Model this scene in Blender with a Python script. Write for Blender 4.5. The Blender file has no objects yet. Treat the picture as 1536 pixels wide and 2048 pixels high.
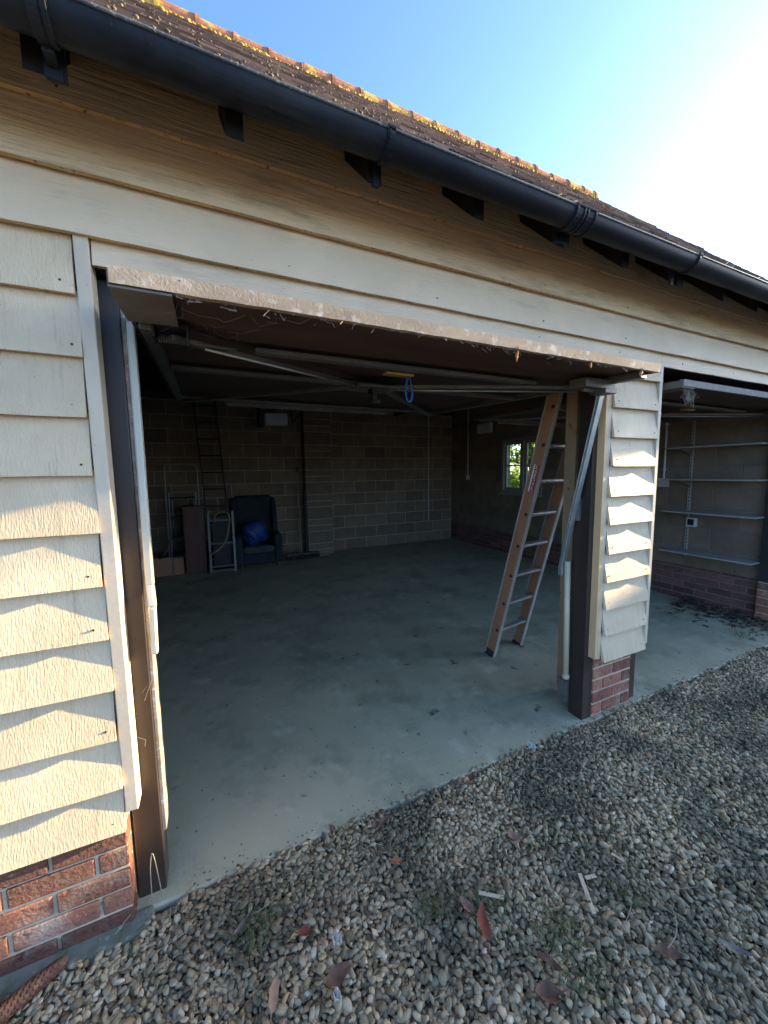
import bpy, bmesh, math, random
import numpy as np
from mathutils import Vector, Matrix
PI = math.pi; R = math.radians
S = bpy.context.scene
C = S.collection
random.seed(7); RNG = np.random.default_rng(7)

# ------------------------------------------------------------------ camera
cam = bpy.data.cameras.new("camera")
cam.sensor_fit = 'VERTICAL'; cam.sensor_height = 36.0
cam.lens = 36.0 * 756.06 / 2048.0
cam.clip_start = 0.02; cam.clip_end = 600
camo = bpy.data.objects.new("camera", cam); C.objects.link(camo)
cr = Vector((0.90610124, -0.42283882, -0.01370685))
cu = Vector((0.05636864, 0.0885552, 0.99447501))
cf = Vector((0.41928883, 0.90186768, -0.10407483))
camo.matrix_world = Matrix(((cr.x, cu.x, -cf.x, 0), (cr.y, cu.y, -cf.y, -1.428),
                            (cr.z, cu.z, -cf.z, 1.4934), (0, 0, 0, 1)))
S.camera = camo

# ------------------------------------------------------------------ sky, sun, exposure
SUN_EL = R(12.3); SUN_OFF = R(3.9)            # the low sun grazes along the front wall
w = bpy.data.worlds.new("World"); S.world = w; w.use_nodes = True
nt = w.node_tree; bg = nt.nodes['Background']
sk = nt.nodes.new('ShaderNodeTexSky'); sk.sky_type = 'NISHITA'; sk.sun_disc = False
sk.sun_elevation = SUN_EL; sk.sun_rotation = R(90) + SUN_OFF
sk.air_density = 0.66; sk.dust_density = 1.3; sk.ozone_density = 3.7
nt.links.new(sk.outputs[0], bg.inputs[0]); bg.inputs[1].default_value = 0.15
sl = bpy.data.lights.new("sun", 'SUN'); sl.energy = 4.8; sl.angle = R(0.5); sl.color = (1.0, 0.82, 0.48)
so = bpy.data.objects.new("sun", sl); C.objects.link(so)
sd = Vector((math.cos(SUN_EL) * math.cos(SUN_OFF), -math.cos(SUN_EL) * math.sin(SUN_OFF), math.sin(SUN_EL)))
so.rotation_euler = sd.to_track_quat('Z', 'Y').to_euler(); so.location = (12, -3, 8)
S.view_settings.view_transform = 'Standard'; S.view_settings.look = 'None'
S.view_settings.exposure = 2.52; S.view_settings.gamma = 1.0
S.cycles.max_bounces = 10; S.cycles.diffuse_bounces = 6
S.cycles.use_denoising = True

# ------------------------------------------------------------------ mesh builder
BASE = {}
class MB:
    def __init__(s): s.v = []; s.f = []; s.m = []; s.r = []; s.rnd = 0.5
    def add(s, vs, fs, mi=0, rnd=None):
        n = len(s.v); s.v += [tuple(p) for p in vs]
        for f in fs:
            s.f.append(tuple(n + i for i in f)); s.m.append(mi); s.r.append(s.rnd if rnd is None else rnd)
        return s
    def box(s, x0, x1, y0, y1, z0, z1, mi=0, rnd=None):
        v = [(x0,y0,z0),(x1,y0,z0),(x1,y1,z0),(x0,y1,z0),(x0,y0,z1),(x1,y0,z1),(x1,y1,z1),(x0,y1,z1)]
        return s.add(v, [(3,2,1,0),(4,5,6,7),(0,1,5,4),(1,2,6,5),(2,3,7,6),(3,0,4,7)], mi, rnd)
    def bar(s, a, b, wd, ht, up=(0,0,1), mi=0, rnd=None):
        a = Vector(a); b = Vector(b); d = (b - a).normalized(); up = Vector(up)
        sx = d.cross(up)
        if sx.length < 1e-4: sx = d.cross(Vector((0,1,0)))
        sx.normalize(); sz = sx.cross(d)
        v = []
        for p in (a, b):
            for i, j in ((-1,-1),(1,-1),(1,1),(-1,1)): v.append(p + sx*(i*wd/2) + sz*(j*ht/2))
        return s.add(v, [(0,1,2,3),(7,6,5,4),(0,4,5,1),(1,5,6,2),(2,6,7,3),(3,7,4,0)], mi, rnd)
    def tube(s, pts, r, n=8, mi=0, cap=True, rnd=None):
        pts = [Vector(p) for p in pts]; k = len(pts)
        rs = r if isinstance(r, (list, tuple)) else [r]*k
        v = []; f = []; prev = None
        for i, p in enumerate(pts):
            d = (pts[min(i+1,k-1)] - pts[max(i-1,0)])
            if d.length < 1e-9: d = Vector((0,0,1))
            d.normalize()
            if prev is None:
                a = d.cross(Vector((0,0,1)))
                if a.length < 1e-3: a = d.cross(Vector((1,0,0)))
            else:
                a = prev - d*prev.dot(d)
                if a.length < 1e-6: a = d.cross(Vector((0,0,1)))
            a.normalize(); prev = a; b = d.cross(a)
            for j in range(n):
                t = 2*PI*j/n; v.append(p + a*(rs[i]*math.cos(t)) + b*(rs[i]*math.sin(t)))
        for i in range(k-1):
            for j in range(n):
                j2 = (j+1) % n; f.append((i*n+j, i*n+j2, (i+1)*n+j2, (i+1)*n+j))
        if cap: f.append(tuple(range(n))[::-1]); f.append(tuple((k-1)*n+j for j in range(n)))
        return s.add(v, f, mi, rnd)
    def prism(s, poly, axis, t0, t1, mi=0):
        # poly: 2D points; axis 0 -> (y,z) extruded in x; 1 -> (x,z) in y; 2 -> (x,y) in z
        n = len(poly); v = []
        for t in (t0, t1):
            for a, b in poly: v.append([(t,a,b),(a,t,b),(a,b,t)][axis])
        f = [tuple(range(n))[::-1], tuple(range(n, 2*n))]
        for i in range(n): f.append((i, (i+1)%n, n+(i+1)%n, n+i))
        return s.add(v, f, mi)
    def blob(s, c, r, seed=0, sub=2, squash=(1,1,1), amp=.25, freq=3., mi=0):
        bm = bmesh.new(); bmesh.ops.create_icosphere(bm, subdivisions=sub, radius=1)
        rr = random.Random(seed); ds = [(Vector((rr.uniform(-1,1),rr.uniform(-1,1),rr.uniform(-1,1))), rr.uniform(0,6)) for _ in range(5)]
        v = []
        for p in bm.verts:
            k = 1 + amp*sum(math.sin(freq*p.co.dot(d)*(1+.6*i)+ph)/(1+.5*i) for i,(d,ph) in enumerate(ds))/2.2
            v.append((c[0]+p.co.x*r*squash[0]*k, c[1]+p.co.y*r*squash[1]*k, c[2]+p.co.z*r*squash[2]*k))
        f = [tuple(q.index for q in fc.verts) for fc in bm.faces]; bm.free()
        return s.add(v, f, mi)
    def build(s, name, mats, parent=None, base=None, smooth=False, bevel=0, seg=2, fix=True, angle=None):
        if parent is not None: base = BASE[parent.name]
        elif base is None:
            a = np.array(s.v); base = (float((a[:,0].min()+a[:,0].max())/2), float((a[:,1].min()+a[:,1].max())/2), float(a[:,2].min()))
        me = bpy.data.meshes.new(name)
        me.from_pydata([(p[0]-base[0], p[1]-base[1], p[2]-base[2]) for p in s.v], [], s.f)
        if fix:
            bm = bmesh.new(); bm.from_mesh(me); bmesh.ops.recalc_face_normals(bm, faces=bm.faces); bm.to_mesh(me); bm.free()
        for m in (mats if isinstance(mats, (list, tuple)) else [mats]): me.materials.append(m)
        me.polygons.foreach_set('material_index', s.m)
        at = me.attributes.new('rnd', 'FLOAT', 'FACE'); at.data.foreach_set('value', s.r)
        if smooth: me.polygons.foreach_set('use_smooth', [True]*len(s.f))
        me.update()
        o = bpy.data.objects.new(name, me); C.objects.link(o)
        if parent is not None: o.parent = parent
        else: o.location = base
        BASE[o.name] = tuple(base)
        if bevel:
            b = o.modifiers.new('bevel', 'BEVEL'); b.width = bevel; b.segments = seg; b.limit_method = 'ANGLE'; b.angle_limit = R(35)
        return o
def np_mesh(name, V, F, mat, rnd=None, domain='POINT', smooth=False, nv=None):
    """big numpy mesh: V (n,3), F (m,k)"""
    me = bpy.data.meshes.new(name); k = F.shape[1]
    me.vertices.add(len(V)); me.vertices.foreach_set('co', V.astype(np.float32).ravel())
    me.loops.add(F.size); me.loops.foreach_set('vertex_index', F.astype(np.int32).ravel())
    me.polygons.add(len(F)); me.polygons.foreach_set('loop_start', np.arange(0, F.size, k, dtype=np.int32))
    if rnd is not None:
        at = me.attributes.new('rnd', 'FLOAT', domain); at.data.foreach_set('value', rnd.astype(np.float32))
    if smooth: me.polygons.foreach_set('use_smooth', np.ones(len(F), dtype=bool))
    me.materials.append(mat); me.update(calc_edges=True); me.validate()
    o = bpy.data.objects.new(name, me); C.objects.link(o); BASE[o.name] = (0,0,0)
    return o
def tag(o, label=None, cat=None, group=None, kind=None):
    if label: o['label'] = label
    if cat: o['category'] = cat
    if group: o['group'] = group
    if kind: o['kind'] = kind
    return o
def thing(name, loc, label, cat, group=None):
    o = bpy.data.objects.new(name, None); o.empty_display_size = .1; C.objects.link(o); o.location = loc
    BASE[o.name] = tuple(loc); return tag(o, label, cat, group)

# ------------------------------------------------------------------ materials
def M(name, c1, c2=None, scale=8, rough=.6, stretch=(1,1,1), bump=0, bscale=40, bstretch=(1,1,1), bdist=.002, metal=0,
      spots=None, sscale=20, sth=(.62,.7), rnd=0, spec=.4, patch=None, pscale=2, pth=(.5,.65), detail=5, trans=None, coord='Object', streak=None, spots2=None, s2scale=60, s2th=(.7,.74), fibre=None):
    m = bpy.data.materials.new(name); m.use_nodes = True; t = m.node_tree; L = t.links.new
    b = t.nodes['Principled BSDF']; out = t.nodes['Material Output']
    b.inputs['Roughness'].default_value = rough; b.inputs['Metallic'].default_value = metal
    b.inputs['Specular IOR Level'].default_value = spec
    tc = t.nodes.new('ShaderNodeTexCoord')
    def mapped(st):
        mp = t.nodes.new('ShaderNodeMapping'); mp.inputs['Scale'].default_value = st; L(tc.outputs[coord], mp.inputs[0]); return mp.outputs[0]
    def noise(sc, st=(1,1,1), det=detail, ro=.6):
        n = t.nodes.new('ShaderNodeTexNoise'); n.inputs['Scale'].default_value = sc; n.inputs['Detail'].default_value = det
        n.inputs['Roughness'].default_value = ro; L(mapped(st), n.inputs['Vector']); return n.outputs[0]
    def ramp(src, lo, hi):
        mr = t.nodes.new('ShaderNodeMapRange'); mr.inputs[1].default_value = lo; mr.inputs[2].default_value = hi; mr.clamp = True
        L(src, mr.inputs[0]); return mr.outputs[0]
    def mix(f, a, bb):
        x = t.nodes.new('ShaderNodeMix'); x.data_type = 'RGBA'
        for sck, val in ((0, f), (6, a), (7, bb)):
            if hasattr(val, 'is_linked') or hasattr(val, 'links'): L(val, x.inputs[sck])
            else: x.inputs[sck].default_value = (*val, 1) if sck else val
        return x.outputs[2]
    col = (*c1,)
    cur = None
    if c2 is not None: cur = mix(ramp(noise(scale, stretch), .32, .68), c1, c2)
    else:
        rg = t.nodes.new('ShaderNodeRGB'); rg.outputs[0].default_value = (*c1, 1); cur = rg.outputs[0]
    if patch: cur = mix(ramp(noise(pscale, det=6), *pth), cur, patch)
    if streak: cur = mix(ramp(noise(streak[1], streak[2], 6, .7), streak[3], streak[4]), cur, streak[0])
    if spots: cur = mix(ramp(noise(sscale, det=3), *sth), cur, spots)
    if spots2: cur = mix(ramp(noise(s2scale, det=2), *s2th), cur, spots2)
    if rnd:
        at = t.nodes.new('ShaderNodeAttribute'); at.attribute_name = 'rnd'
        hv = t.nodes.new('ShaderNodeHueSaturation'); L(cur, hv.inputs['Color'])
        L(ramp_out(t, L, at.outputs['Fac'], 1-rnd, 1+rnd), hv.inputs['Value']); cur = hv.outputs[0]
    L(cur, b.inputs['Base Color'])
    if bump:
        bp = t.nodes.new('ShaderNodeBump'); bp.inputs['Strength'].default_value = bump; bp.inputs['Distance'].default_value = bdist
        L(noise(bscale, bstretch, 6), bp.inputs['Height']); nrm = bp.outputs[0]
        if fibre:
            b2 = t.nodes.new('ShaderNodeBump'); b2.inputs['Strength'].default_value = fibre[0]; b2.inputs['Distance'].default_value = fibre[3]
            L(noise(fibre[1], fibre[2], 3), b2.inputs['Height']); L(nrm, b2.inputs['Normal']); nrm = b2.outputs[0]
        L(nrm, b.inputs['Normal'])
    if trans:
        tr = t.nodes.new('ShaderNodeBsdfTranslucent'); tr.inputs[0].default_value = (*trans[1], 1)
        ms = t.nodes.new('ShaderNodeMixShader'); ms.inputs[0].default_value = trans[0]
        L(b.outputs[0], ms.inputs[1]); L(tr.outputs[0], ms.inputs[2]); L(ms.outputs[0], out.inputs[0])
    return m
def ramp_out(t, L, src, lo, hi):
    mr = t.nodes.new('ShaderNodeMapRange'); mr.inputs[3].default_value = lo; mr.inputs[4].default_value = hi; L(src, mr.inputs[0]); return mr.outputs[0]
def MR(name, stops, rough=.7, bump=.3, bscale=120, bdist=.001, scale=30, namp=.25, patch=None, pscale=2, pth=(.5,.7), pamt=.6):
    """colour picked per stone / leaf by the random attribute, with a little noise"""
    m = bpy.data.materials.new(name); m.use_nodes = True; t = m.node_tree; L = t.links.new; b = t.nodes['Principled BSDF']
    b.inputs['Roughness'].default_value = rough; b.inputs['Specular IOR Level'].default_value = .3
    at = t.nodes.new('ShaderNodeAttribute'); at.attribute_name = 'rnd'
    cr_ = t.nodes.new('ShaderNodeValToRGB'); e = cr_.color_ramp.elements
    e[0].position = stops[0][0]; e[0].color = (*stops[0][1], 1); e[1].position = stops[-1][0]; e[1].color = (*stops[-1][1], 1)
    for p, c in stops[1:-1]: x = e.new(p); x.color = (*c, 1)
    L(at.outputs['Fac'], cr_.inputs[0])
    tc = t.nodes.new('ShaderNodeTexCoord'); n = t.nodes.new('ShaderNodeTexNoise'); n.inputs['Scale'].default_value = scale; n.inputs['Detail'].default_value = 4
    L(tc.outputs['Object'], n.inputs['Vector'])
    hv = t.nodes.new('ShaderNodeHueSaturation'); L(cr_.outputs[0], hv.inputs['Color']); L(ramp_out(t, L, n.outputs[0], 1-namp*2, 1+namp*2), hv.inputs['Value'])
    cur = hv.outputs[0]
    if patch:
        n2 = t.nodes.new('ShaderNodeTexNoise'); n2.inputs['Scale'].default_value = pscale; n2.inputs['Detail'].default_value = 5; L(tc.outputs['Object'], n2.inputs['Vector'])
        mr = t.nodes.new('ShaderNodeMapRange'); mr.inputs[1].default_value = pth[0]; mr.inputs[2].default_value = pth[1]; mr.inputs[4].default_value = pamt; L(n2.outputs[0], mr.inputs[0])
        x = t.nodes.new('ShaderNodeMix'); x.data_type = 'RGBA'; L(mr.outputs[0], x.inputs[0]); L(cur, x.inputs[6]); x.inputs[7].default_value = (*patch, 1); cur = x.outputs[2]
    L(cur, b.inputs['Base Color'])
    bp = t.nodes.new('ShaderNodeBump'); bp.inputs['Strength'].default_value = bump; bp.inputs['Distance'].default_value = bdist
    n3 = t.nodes.new('ShaderNodeTexNoise'); n3.inputs['Scale'].default_value = bscale; L(tc.outputs['Object'], n3.inputs['Vector']); L(n3.outputs[0], bp.inputs['Height']); L(bp.outputs[0], b.inputs['Normal'])
    return m

m_cream = M('cream_board', (.74,.56,.352), (.64,.475,.29), 5, .6, bump=.9, bscale=105, bstretch=(2.2,1,.45), bdist=.005, rnd=.07, streak=((.40,.30,.18),9,(5,1,.35),.56,.80), spots=(.30,.22,.13), sscale=90, sth=(.70,.76), spots2=(.12,.09,.06), s2scale=170, s2th=(.74,.78), fibre=(.4,260,(1,1,.5),.0012))
m_nail = M('rusty_nail', (.09,.05,.03), None, rough=.8)
m_lintel = M('lintel_board', (.73,.55,.352), (.645,.48,.30), 4, .6, bump=1.0, bscale=40, bstretch=(.18,1,3), bdist=.003, rnd=.06, streak=((.42,.33,.22),5,(.5,1,2.5),.55,.82), spots=(.28,.20,.12), sscale=80, sth=(.72,.78), fibre=(.35,240,(.5,1,1),.001))
m_tan = M('tan_board', (.78,.55,.32), (.68,.475,.27), 3, .6, stretch=(.6,1,2), bump=1.0, bscale=34, bstretch=(.16,1,3), bdist=.006, rnd=.07, streak=((.26,.17,.09),5,(.4,1,2),.52,.78), spots=(.16,.10,.06), sscale=70, sth=(.72,.78), fibre=(.4,220,(.5,1,1),.001))
m_under = M('stained_bounce_lit_edge', (.66,.44,.22), (.46,.29,.14), 22, .75, stretch=(.5,1,1), bump=.4, bscale=90, spots=(.10,.06,.035), sscale=60, sth=(.6,.68))  # ochre lap undersides: dirt stain, with warm ground bounce painted into the colour
m_ochre = M('ochre_batten', (.74,.47,.24), (.62,.385,.19), 6, .55, stretch=(1,1,.25), bump=.2, bscale=30, bstretch=(1,1,.2), spots=(.2,.12,.06), sscale=45, sth=(.72,.76))
m_trim = M('cream_trim', (.64,.51,.36), (.54,.43,.30), 10, .55, stretch=(1,1,.3), bump=.35, bscale=40, bstretch=(1,1,2.5), bdist=.002, spots=(.2,.15,.1), sscale=120, sth=(.7,.76))
m_black = M('black_paint', (.020,.014,.012), (.036,.024,.018), 7, .45, stretch=(1,1,.2), bump=.2, bscale=40, bstretch=(1,1,.15), spots=(.12,.09,.07), sscale=160, sth=(.74,.78))
m_blackin = M('dark_stained_timber', (.020,.017,.016), (.035,.028,.024), 5, .7, bump=.2, bscale=30)
m_jamb = M('weathered_edge', (.36,.29,.23), (.16,.11,.08), 30, .8, stretch=(1,1,.5), bump=.6, bscale=120, spots=(.5,.45,.4), sscale=70, sth=(.6,.7))
m_gutter = M('black_plastic', (.008,.009,.013), (.014,.016,.021), 9, .5, stretch=(.5,1,1), bump=.06, bscale=120, spots=(.12,.12,.11), sscale=150, sth=(.70,.77), patch=(.022,.024,.028), pscale=4, spec=.14, streak=((.05,.05,.047),3,(.3,4,2),.55,.8))
m_rim = M('dusty_plastic_rim', (.10,.11,.11), (.05,.055,.06), 60, .6, stretch=(.4,1,1), spots=(.3,.29,.26), sscale=130, sth=(.58,.68), bump=.3, bscale=150)
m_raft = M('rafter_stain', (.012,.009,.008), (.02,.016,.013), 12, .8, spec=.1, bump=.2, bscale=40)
m_brick = M('red_brick', (.36,.135,.075), (.22,.09,.058), 14, .85, rnd=.45, bump=1.0, bscale=75, bdist=.016, spots=(.10,.05,.045), sscale=35, sth=(.58,.7), patch=(.42,.33,.25), pscale=5, pth=(.54,.76), spots2=(.42,.30,.2), s2scale=60, s2th=(.66,.74))
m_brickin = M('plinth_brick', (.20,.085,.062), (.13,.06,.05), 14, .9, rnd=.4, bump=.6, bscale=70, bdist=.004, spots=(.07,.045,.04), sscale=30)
m_mortar = M('mortar', (.62,.48,.32), (.50,.385,.255), 25, .9, bump=.6, bscale=140, bdist=.002, spots=(.2,.18,.13), sscale=15)
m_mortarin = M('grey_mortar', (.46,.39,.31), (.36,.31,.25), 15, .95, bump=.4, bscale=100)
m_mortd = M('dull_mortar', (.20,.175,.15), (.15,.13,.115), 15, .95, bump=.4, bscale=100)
m_block = M('concrete_block', (.24,.165,.11), (.18,.128,.088), 7, .95, rnd=.16, bump=.6, bscale=160, bdist=.002, spots=(.13,.11,.09), sscale=60, sth=(.66,.74))
m_foot = M('mossy_concrete', (.24,.23,.18), (.15,.155,.10), 9, .95, bump=.7, bscale=70, bdist=.006, spots=(.34,.33,.28), sscale=25, patch=(.10,.12,.05), pscale=7)
m_floor = M('green_grey_concrete', (.47,.425,.268), (.365,.34,.215), 1.7, .62, bump=.35, bscale=90, bdist=.0015, streak=((.22,.225,.14),2.1,(1,1,1),.48,.72), spots=(.07,.08,.045), sscale=7, sth=(.655,.74), patch=(.56,.51,.35), pscale=4.5, pth=(.56,.70), spots2=(.60,.56,.42), s2scale=95, s2th=(.69,.73), spec=.3, detail=10, fibre=(.25,14,(1,1,1),.004))
m_soil = M('gravel_bed', (.045,.036,.022), (.08,.064,.04), 45, .95, bump=1., bscale=70, bdist=.02, rnd=0, spots=(.28,.25,.2), sscale=55, sth=(.52,.6))
def cobble_bed(m, sc):
    t = m.node_tree; L = t.links.new; b = t.nodes['Principled BSDF']; tc = t.nodes.new('ShaderNodeTexCoord')
    nz = t.nodes.new('ShaderNodeTexNoise'); nz.inputs['Scale'].default_value = 14; L(tc.outputs['Object'], nz.inputs['Vector'])
    va = t.nodes.new('ShaderNodeVectorMath'); va.operation = 'MULTIPLY_ADD'; va.inputs[1].default_value = (.03,.03,0); L(nz.outputs['Color'], va.inputs[0]); L(tc.outputs['Object'], va.inputs[2])
    v = t.nodes.new('ShaderNodeTexVoronoi'); v.inputs['Scale'].default_value = sc; L(va.outputs[0], v.inputs['Vector'])
    cr_ = t.nodes.new('ShaderNodeValToRGB'); e = cr_.color_ramp.elements
    e[0].color = (.10,.085,.06,1); e[1].color = (.42,.36,.27,1); x = e.new(.5); x.color = (.24,.205,.15,1)
    sp = t.nodes.new('ShaderNodeSeparateColor'); L(v.outputs['Color'], sp.inputs[0]); L(sp.outputs[0], cr_.inputs[0])
    mr = t.nodes.new('ShaderNodeMapRange'); mr.inputs[1].default_value = .35; mr.inputs[2].default_value = .75; L(v.outputs['Distance'], mr.inputs[0])
    mx = t.nodes.new('ShaderNodeMix'); mx.data_type = 'RGBA'; L(mr.outputs[0], mx.inputs[0]); L(cr_.outputs[0], mx.inputs[6]); mx.inputs[7].default_value = (.04,.032,.02,1)
    L(mx.outputs[2], b.inputs['Base Color'])
    bp = t.nodes.new('ShaderNodeBump'); bp.invert = True; bp.inputs['Strength'].default_value = 1; bp.inputs['Distance'].default_value = .012; L(v.outputs['Distance'], bp.inputs['Height']); L(bp.outputs[0], b.inputs['Normal'])
cobble_bed(m_soil, 48)
m_stone = MR('gravel_stone', [(0,(0.109,0.077,0.041)),(.2,(0.290,0.204,0.101)),(.42,(0.427,0.309,0.168)),(.6,(0.524,0.390,0.219)),(.75,(0.372,0.291,0.177)),(.86,(0.648,0.495,0.294)),(.93,(0.496,0.285,0.112)),(1,(0.750,0.618,0.406))], .75, .35, 160, .001, 45, .22, patch=(.075,.07,.04), pscale=2.1, pth=(.44,.64), pamt=.72)
m_tile = M('clay_tile', (.20,.13,.10), (.13,.09,.075), 6, .9, rnd=.4, bump=.6, bscale=60, bdist=.004, spots=(.25,.22,.18), sscale=26, sth=(.58,.68), spots2=(.40,.25,.035), s2scale=9, s2th=(.66,.74))
m_butt = M('tile_edge', (.30,.20,.15), (.19,.125,.10), 14, .95, rnd=.6, bump=.5, bscale=90, spots=(.45,.38,.30), sscale=60, sth=(.62,.7), spots2=(.42,.30,.07), s2scale=14, s2th=(.70,.77))
m_ridge = M('lichen_clay_ridge', (.40,.16,.075), (.28,.11,.055), 6, .9, bump=.7, bscale=40, bdist=.006, spots=(.50,.33,.06), sscale=7, sth=(.53,.60), spots2=(.08,.06,.04), s2scale=30, s2th=(.66,.72))
m_lichen = M('yellow_lichen', (.46,.30,.06), (.30,.17,.06), 5, .95, bump=.8, bscale=60, bdist=.01, spots=(.16,.09,.05), sscale=18)
m_moss = M('dry_moss', (.06,.055,.032), (.15,.115,.08), 30, .95, bump=.8, bscale=90, bdist=.006, rnd=.4)
m_ply = M('dark_plywood', (.095,.05,.036), (.055,.03,.023), 5, .75, stretch=(.4,2,1), bump=.4, bscale=35, bstretch=(.3,2,1), spots=(.16,.11,.09), sscale=95, sth=(.69,.74))
m_edge = M('dusty_door_edge', (.43,.325,.22), (.26,.185,.125), 7, .9, stretch=(.5,1,1.5), bump=.6, bscale=160, bdist=.0018, spots=(.60,.49,.39), sscale=30, sth=(.55,.72), spots2=(.08,.05,.04), s2scale=50, s2th=(.68,.73))
m_edge2 = M('grey_door_edge', (.28,.255,.22), (.20,.18,.155), 20, .85, bump=.5, bscale=90, spots=(.2,.17,.15), sscale=70)
m_galv = M('dull_galvanised', (.20,.185,.165), (.14,.13,.118), 9, .55, metal=.55, stretch=(.6,.6,.6), spots=(.10,.07,.05), sscale=40, bump=.1, bscale=90)
m_galvb = M('bright_galvanised', (.50,.53,.50), (.38,.42,.41), 12, .38, metal=.7, spots=(.3,.3,.25), sscale=50)
m_plate = M('dusty_plate', (.19,.165,.13), (.13,.11,.09), 8, .75, spots=(.3,.26,.2), sscale=70, sth=(.68,.74), bump=.2, bscale=80)
m_rail = M('cream_rail', (.58,.54,.42), (.46,.43,.34), 8, .45, stretch=(1,1,.2), spots=(.24,.2,.13), sscale=50, sth=(.7,.76), metal=.1)
m_tubec = M('cream_tube', (.62,.52,.35), (.52,.43,.28), 6, .4)
m_dark = M('dark_metal', (.02,.02,.022), (.035,.033,.033), 12, .5, metal=.4)
m_brass = M('brass_handle', (.50,.32,.07), None, rough=.4, metal=.5)
m_strap = M('blue_strap', (.03,.16,.42), (.02,.10,.28), 60, .75)
m_stile = M('brown_ladder_stile', (.36,.175,.085), (.27,.13,.062), 6, .55, stretch=(1,1,.12), bump=.2, bscale=40, bstretch=(1,1,.1), spots=(.14,.07,.05), sscale=30, sth=(.66,.72), spots2=(.42,.3,.22), s2scale=40, s2th=(.72,.77))
m_stedge = M('ladder_stile_edge', (.40,.35,.29), (.28,.24,.2), 8, .6)
m_rung = M('ladder_aluminium', (.46,.43,.40), (.34,.31,.29), 20, .38, metal=.75, spots=(.2,.14,.1), sscale=60, bump=.1, bscale=80)
m_rubber = M('black_rubber', (.02,.02,.02), (.035,.03,.03), 15, .8)
m_red = M('red_sticker', (.30,.025,.03), None, rough=.5)
m_white = M('white_plastic', (.62,.62,.60), (.55,.55,.52), 8, .45)
m_lett = M('label_lettering', (.75,.68,.62), None, rough=.5)
m_wood = M('raw_timber', (.36,.25,.14), (.28,.18,.10), 5, .75, stretch=(1,1,.15), bump=.3, bscale=40, bstretch=(1,1,.15), spots=(.13,.08,.05), sscale=25)
m_pale = M('pale_split_wood', (.62,.47,.30), (.50,.36,.22), 40, .8, stretch=(1,.2,1))
m_mahog = M('brown_cabinet', (.115,.045,.026), (.08,.03,.02), 5, .45, stretch=(1,1,.2), bump=.1)
m_carton = M('cardboard', (.36,.19,.10), (.30,.155,.085), 5, .85, spots=(.12,.06,.035), sscale=12, sth=(.7,.75))
m_cloth = M('dark_teal_upholstery', (.015,.022,.026), (.028,.035,.039), 10, .95, bump=.4, bscale=200)
m_clothl = M('worn_upholstery', (.075,.085,.08), (.05,.058,.057), 12, .95, bump=.4, bscale=200)
m_bag = M('blue_plastic_bag', (.014,.04,.17), (.02,.06,.23), 14, .4, bump=.6, bscale=18, bdist=.02)
m_steel = M('brushed_steel', (.11,.11,.105), (.08,.08,.078), 10, .4, metal=.7)
m_stepal = M('step_ladder_tube', (.33,.33,.32), (.25,.25,.245), 10, .45, metal=.5)
m_hose = M('yellow_hose', (.30,.25,.12), (.24,.2,.09), 12, .5)
m_grey = M('grey_box_plastic', (.60,.62,.66), (.52,.54,.58), 5, .6)
m_winf = M('painted_window_frame', (.32,.30,.245), (.27,.25,.20), 9, .6, bump=.1)
m_shelf = M('white_shelf', (.40,.36,.30), (.33,.30,.25), 8, .55)
m_cobweb = M('cobweb', (.36,.31,.26), None, rough=.9)
m_bark = M('bark', (.09,.07,.05), (.05,.04,.03), 9, .95, bump=.7, bscale=30, bdist=.02)
m_leafy = M('hedge_leaf', (.055,.085,.022), (.10,.12,.03), 2, .55, rnd=.45, trans=(.45,(.30,.42,.05)))
m_blade = M('grass_blade', (.06,.085,.03), (.13,.13,.055), 20, .65, rnd=.3, trans=(.25,(.15,.25,.05)))
m_straw = M('dry_straw', (.36,.29,.19), (.25,.20,.13), 20, .8, rnd=.3)
m_cone = M('cone_scale', (.17,.075,.04), (.09,.04,.025), 30, .6, rnd=.35, bump=.2)
m_litter = MR('leaf_litter', [(0,(.05,.032,.025)),(.4,(.10,.06,.04)),(.7,(.16,.10,.06)),(.9,(.22,.14,.08)),(1,(.06,.12,.05))], .8, .2, 90, .001, 30, .2)
m_glass = bpy.data.materials.new('window_glass'); m_glass.use_nodes = True
_t = m_glass.node_tree; _t.nodes.remove(_t.nodes['Principled BSDF'])
_g = _t.nodes.new('ShaderNodeBsdfTransparent'); _g.inputs[0].default_value = (.86,.9,.86,1); _r = _t.nodes.new('ShaderNodeBsdfGlossy'); _r.inputs['Roughness'].default_value = .05
_x = _t.nodes.new('ShaderNodeMixShader'); _x.inputs[0].default_value = .06
_t.links.new(_g.outputs[0], _x.inputs[1]); _t.links.new(_r.outputs[0], _x.inputs[2]); _t.links.new(_x.outputs[0], _t.nodes['Material Output'].inputs[0])

for _m,_w,_c in ((m_black,.22,(.9,.55,.3,1)),):
    _b = _m.node_tree.nodes['Principled BSDF']; _b.inputs['Sheen Weight'].default_value = _w; _b.inputs['Sheen Roughness'].default_value = .5; _b.inputs['Sheen Tint'].default_value = _c   # grazing sun's brown gloss on the posts, put into the sheen tint
# ------------------------------------------------------------------ the ground
g = MB(); n = 60
for sx in range(1):
    g.add([(-70,-70,-.022),(70,-70,-.022),(70,90,-.022),(-70,90,-.022)], [(0,1,2,3)])
tag(g.build('ground', m_soil, base=(0,0,-.022)), kind='structure')
fl = MB(); fl.box(-3.2, 5.1, -.025, 5.75, -.2, 0)
tag(fl.build('concrete_floor', m_floor, base=(0,0,0), bevel=.012, seg=3), kind='structure')

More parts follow.
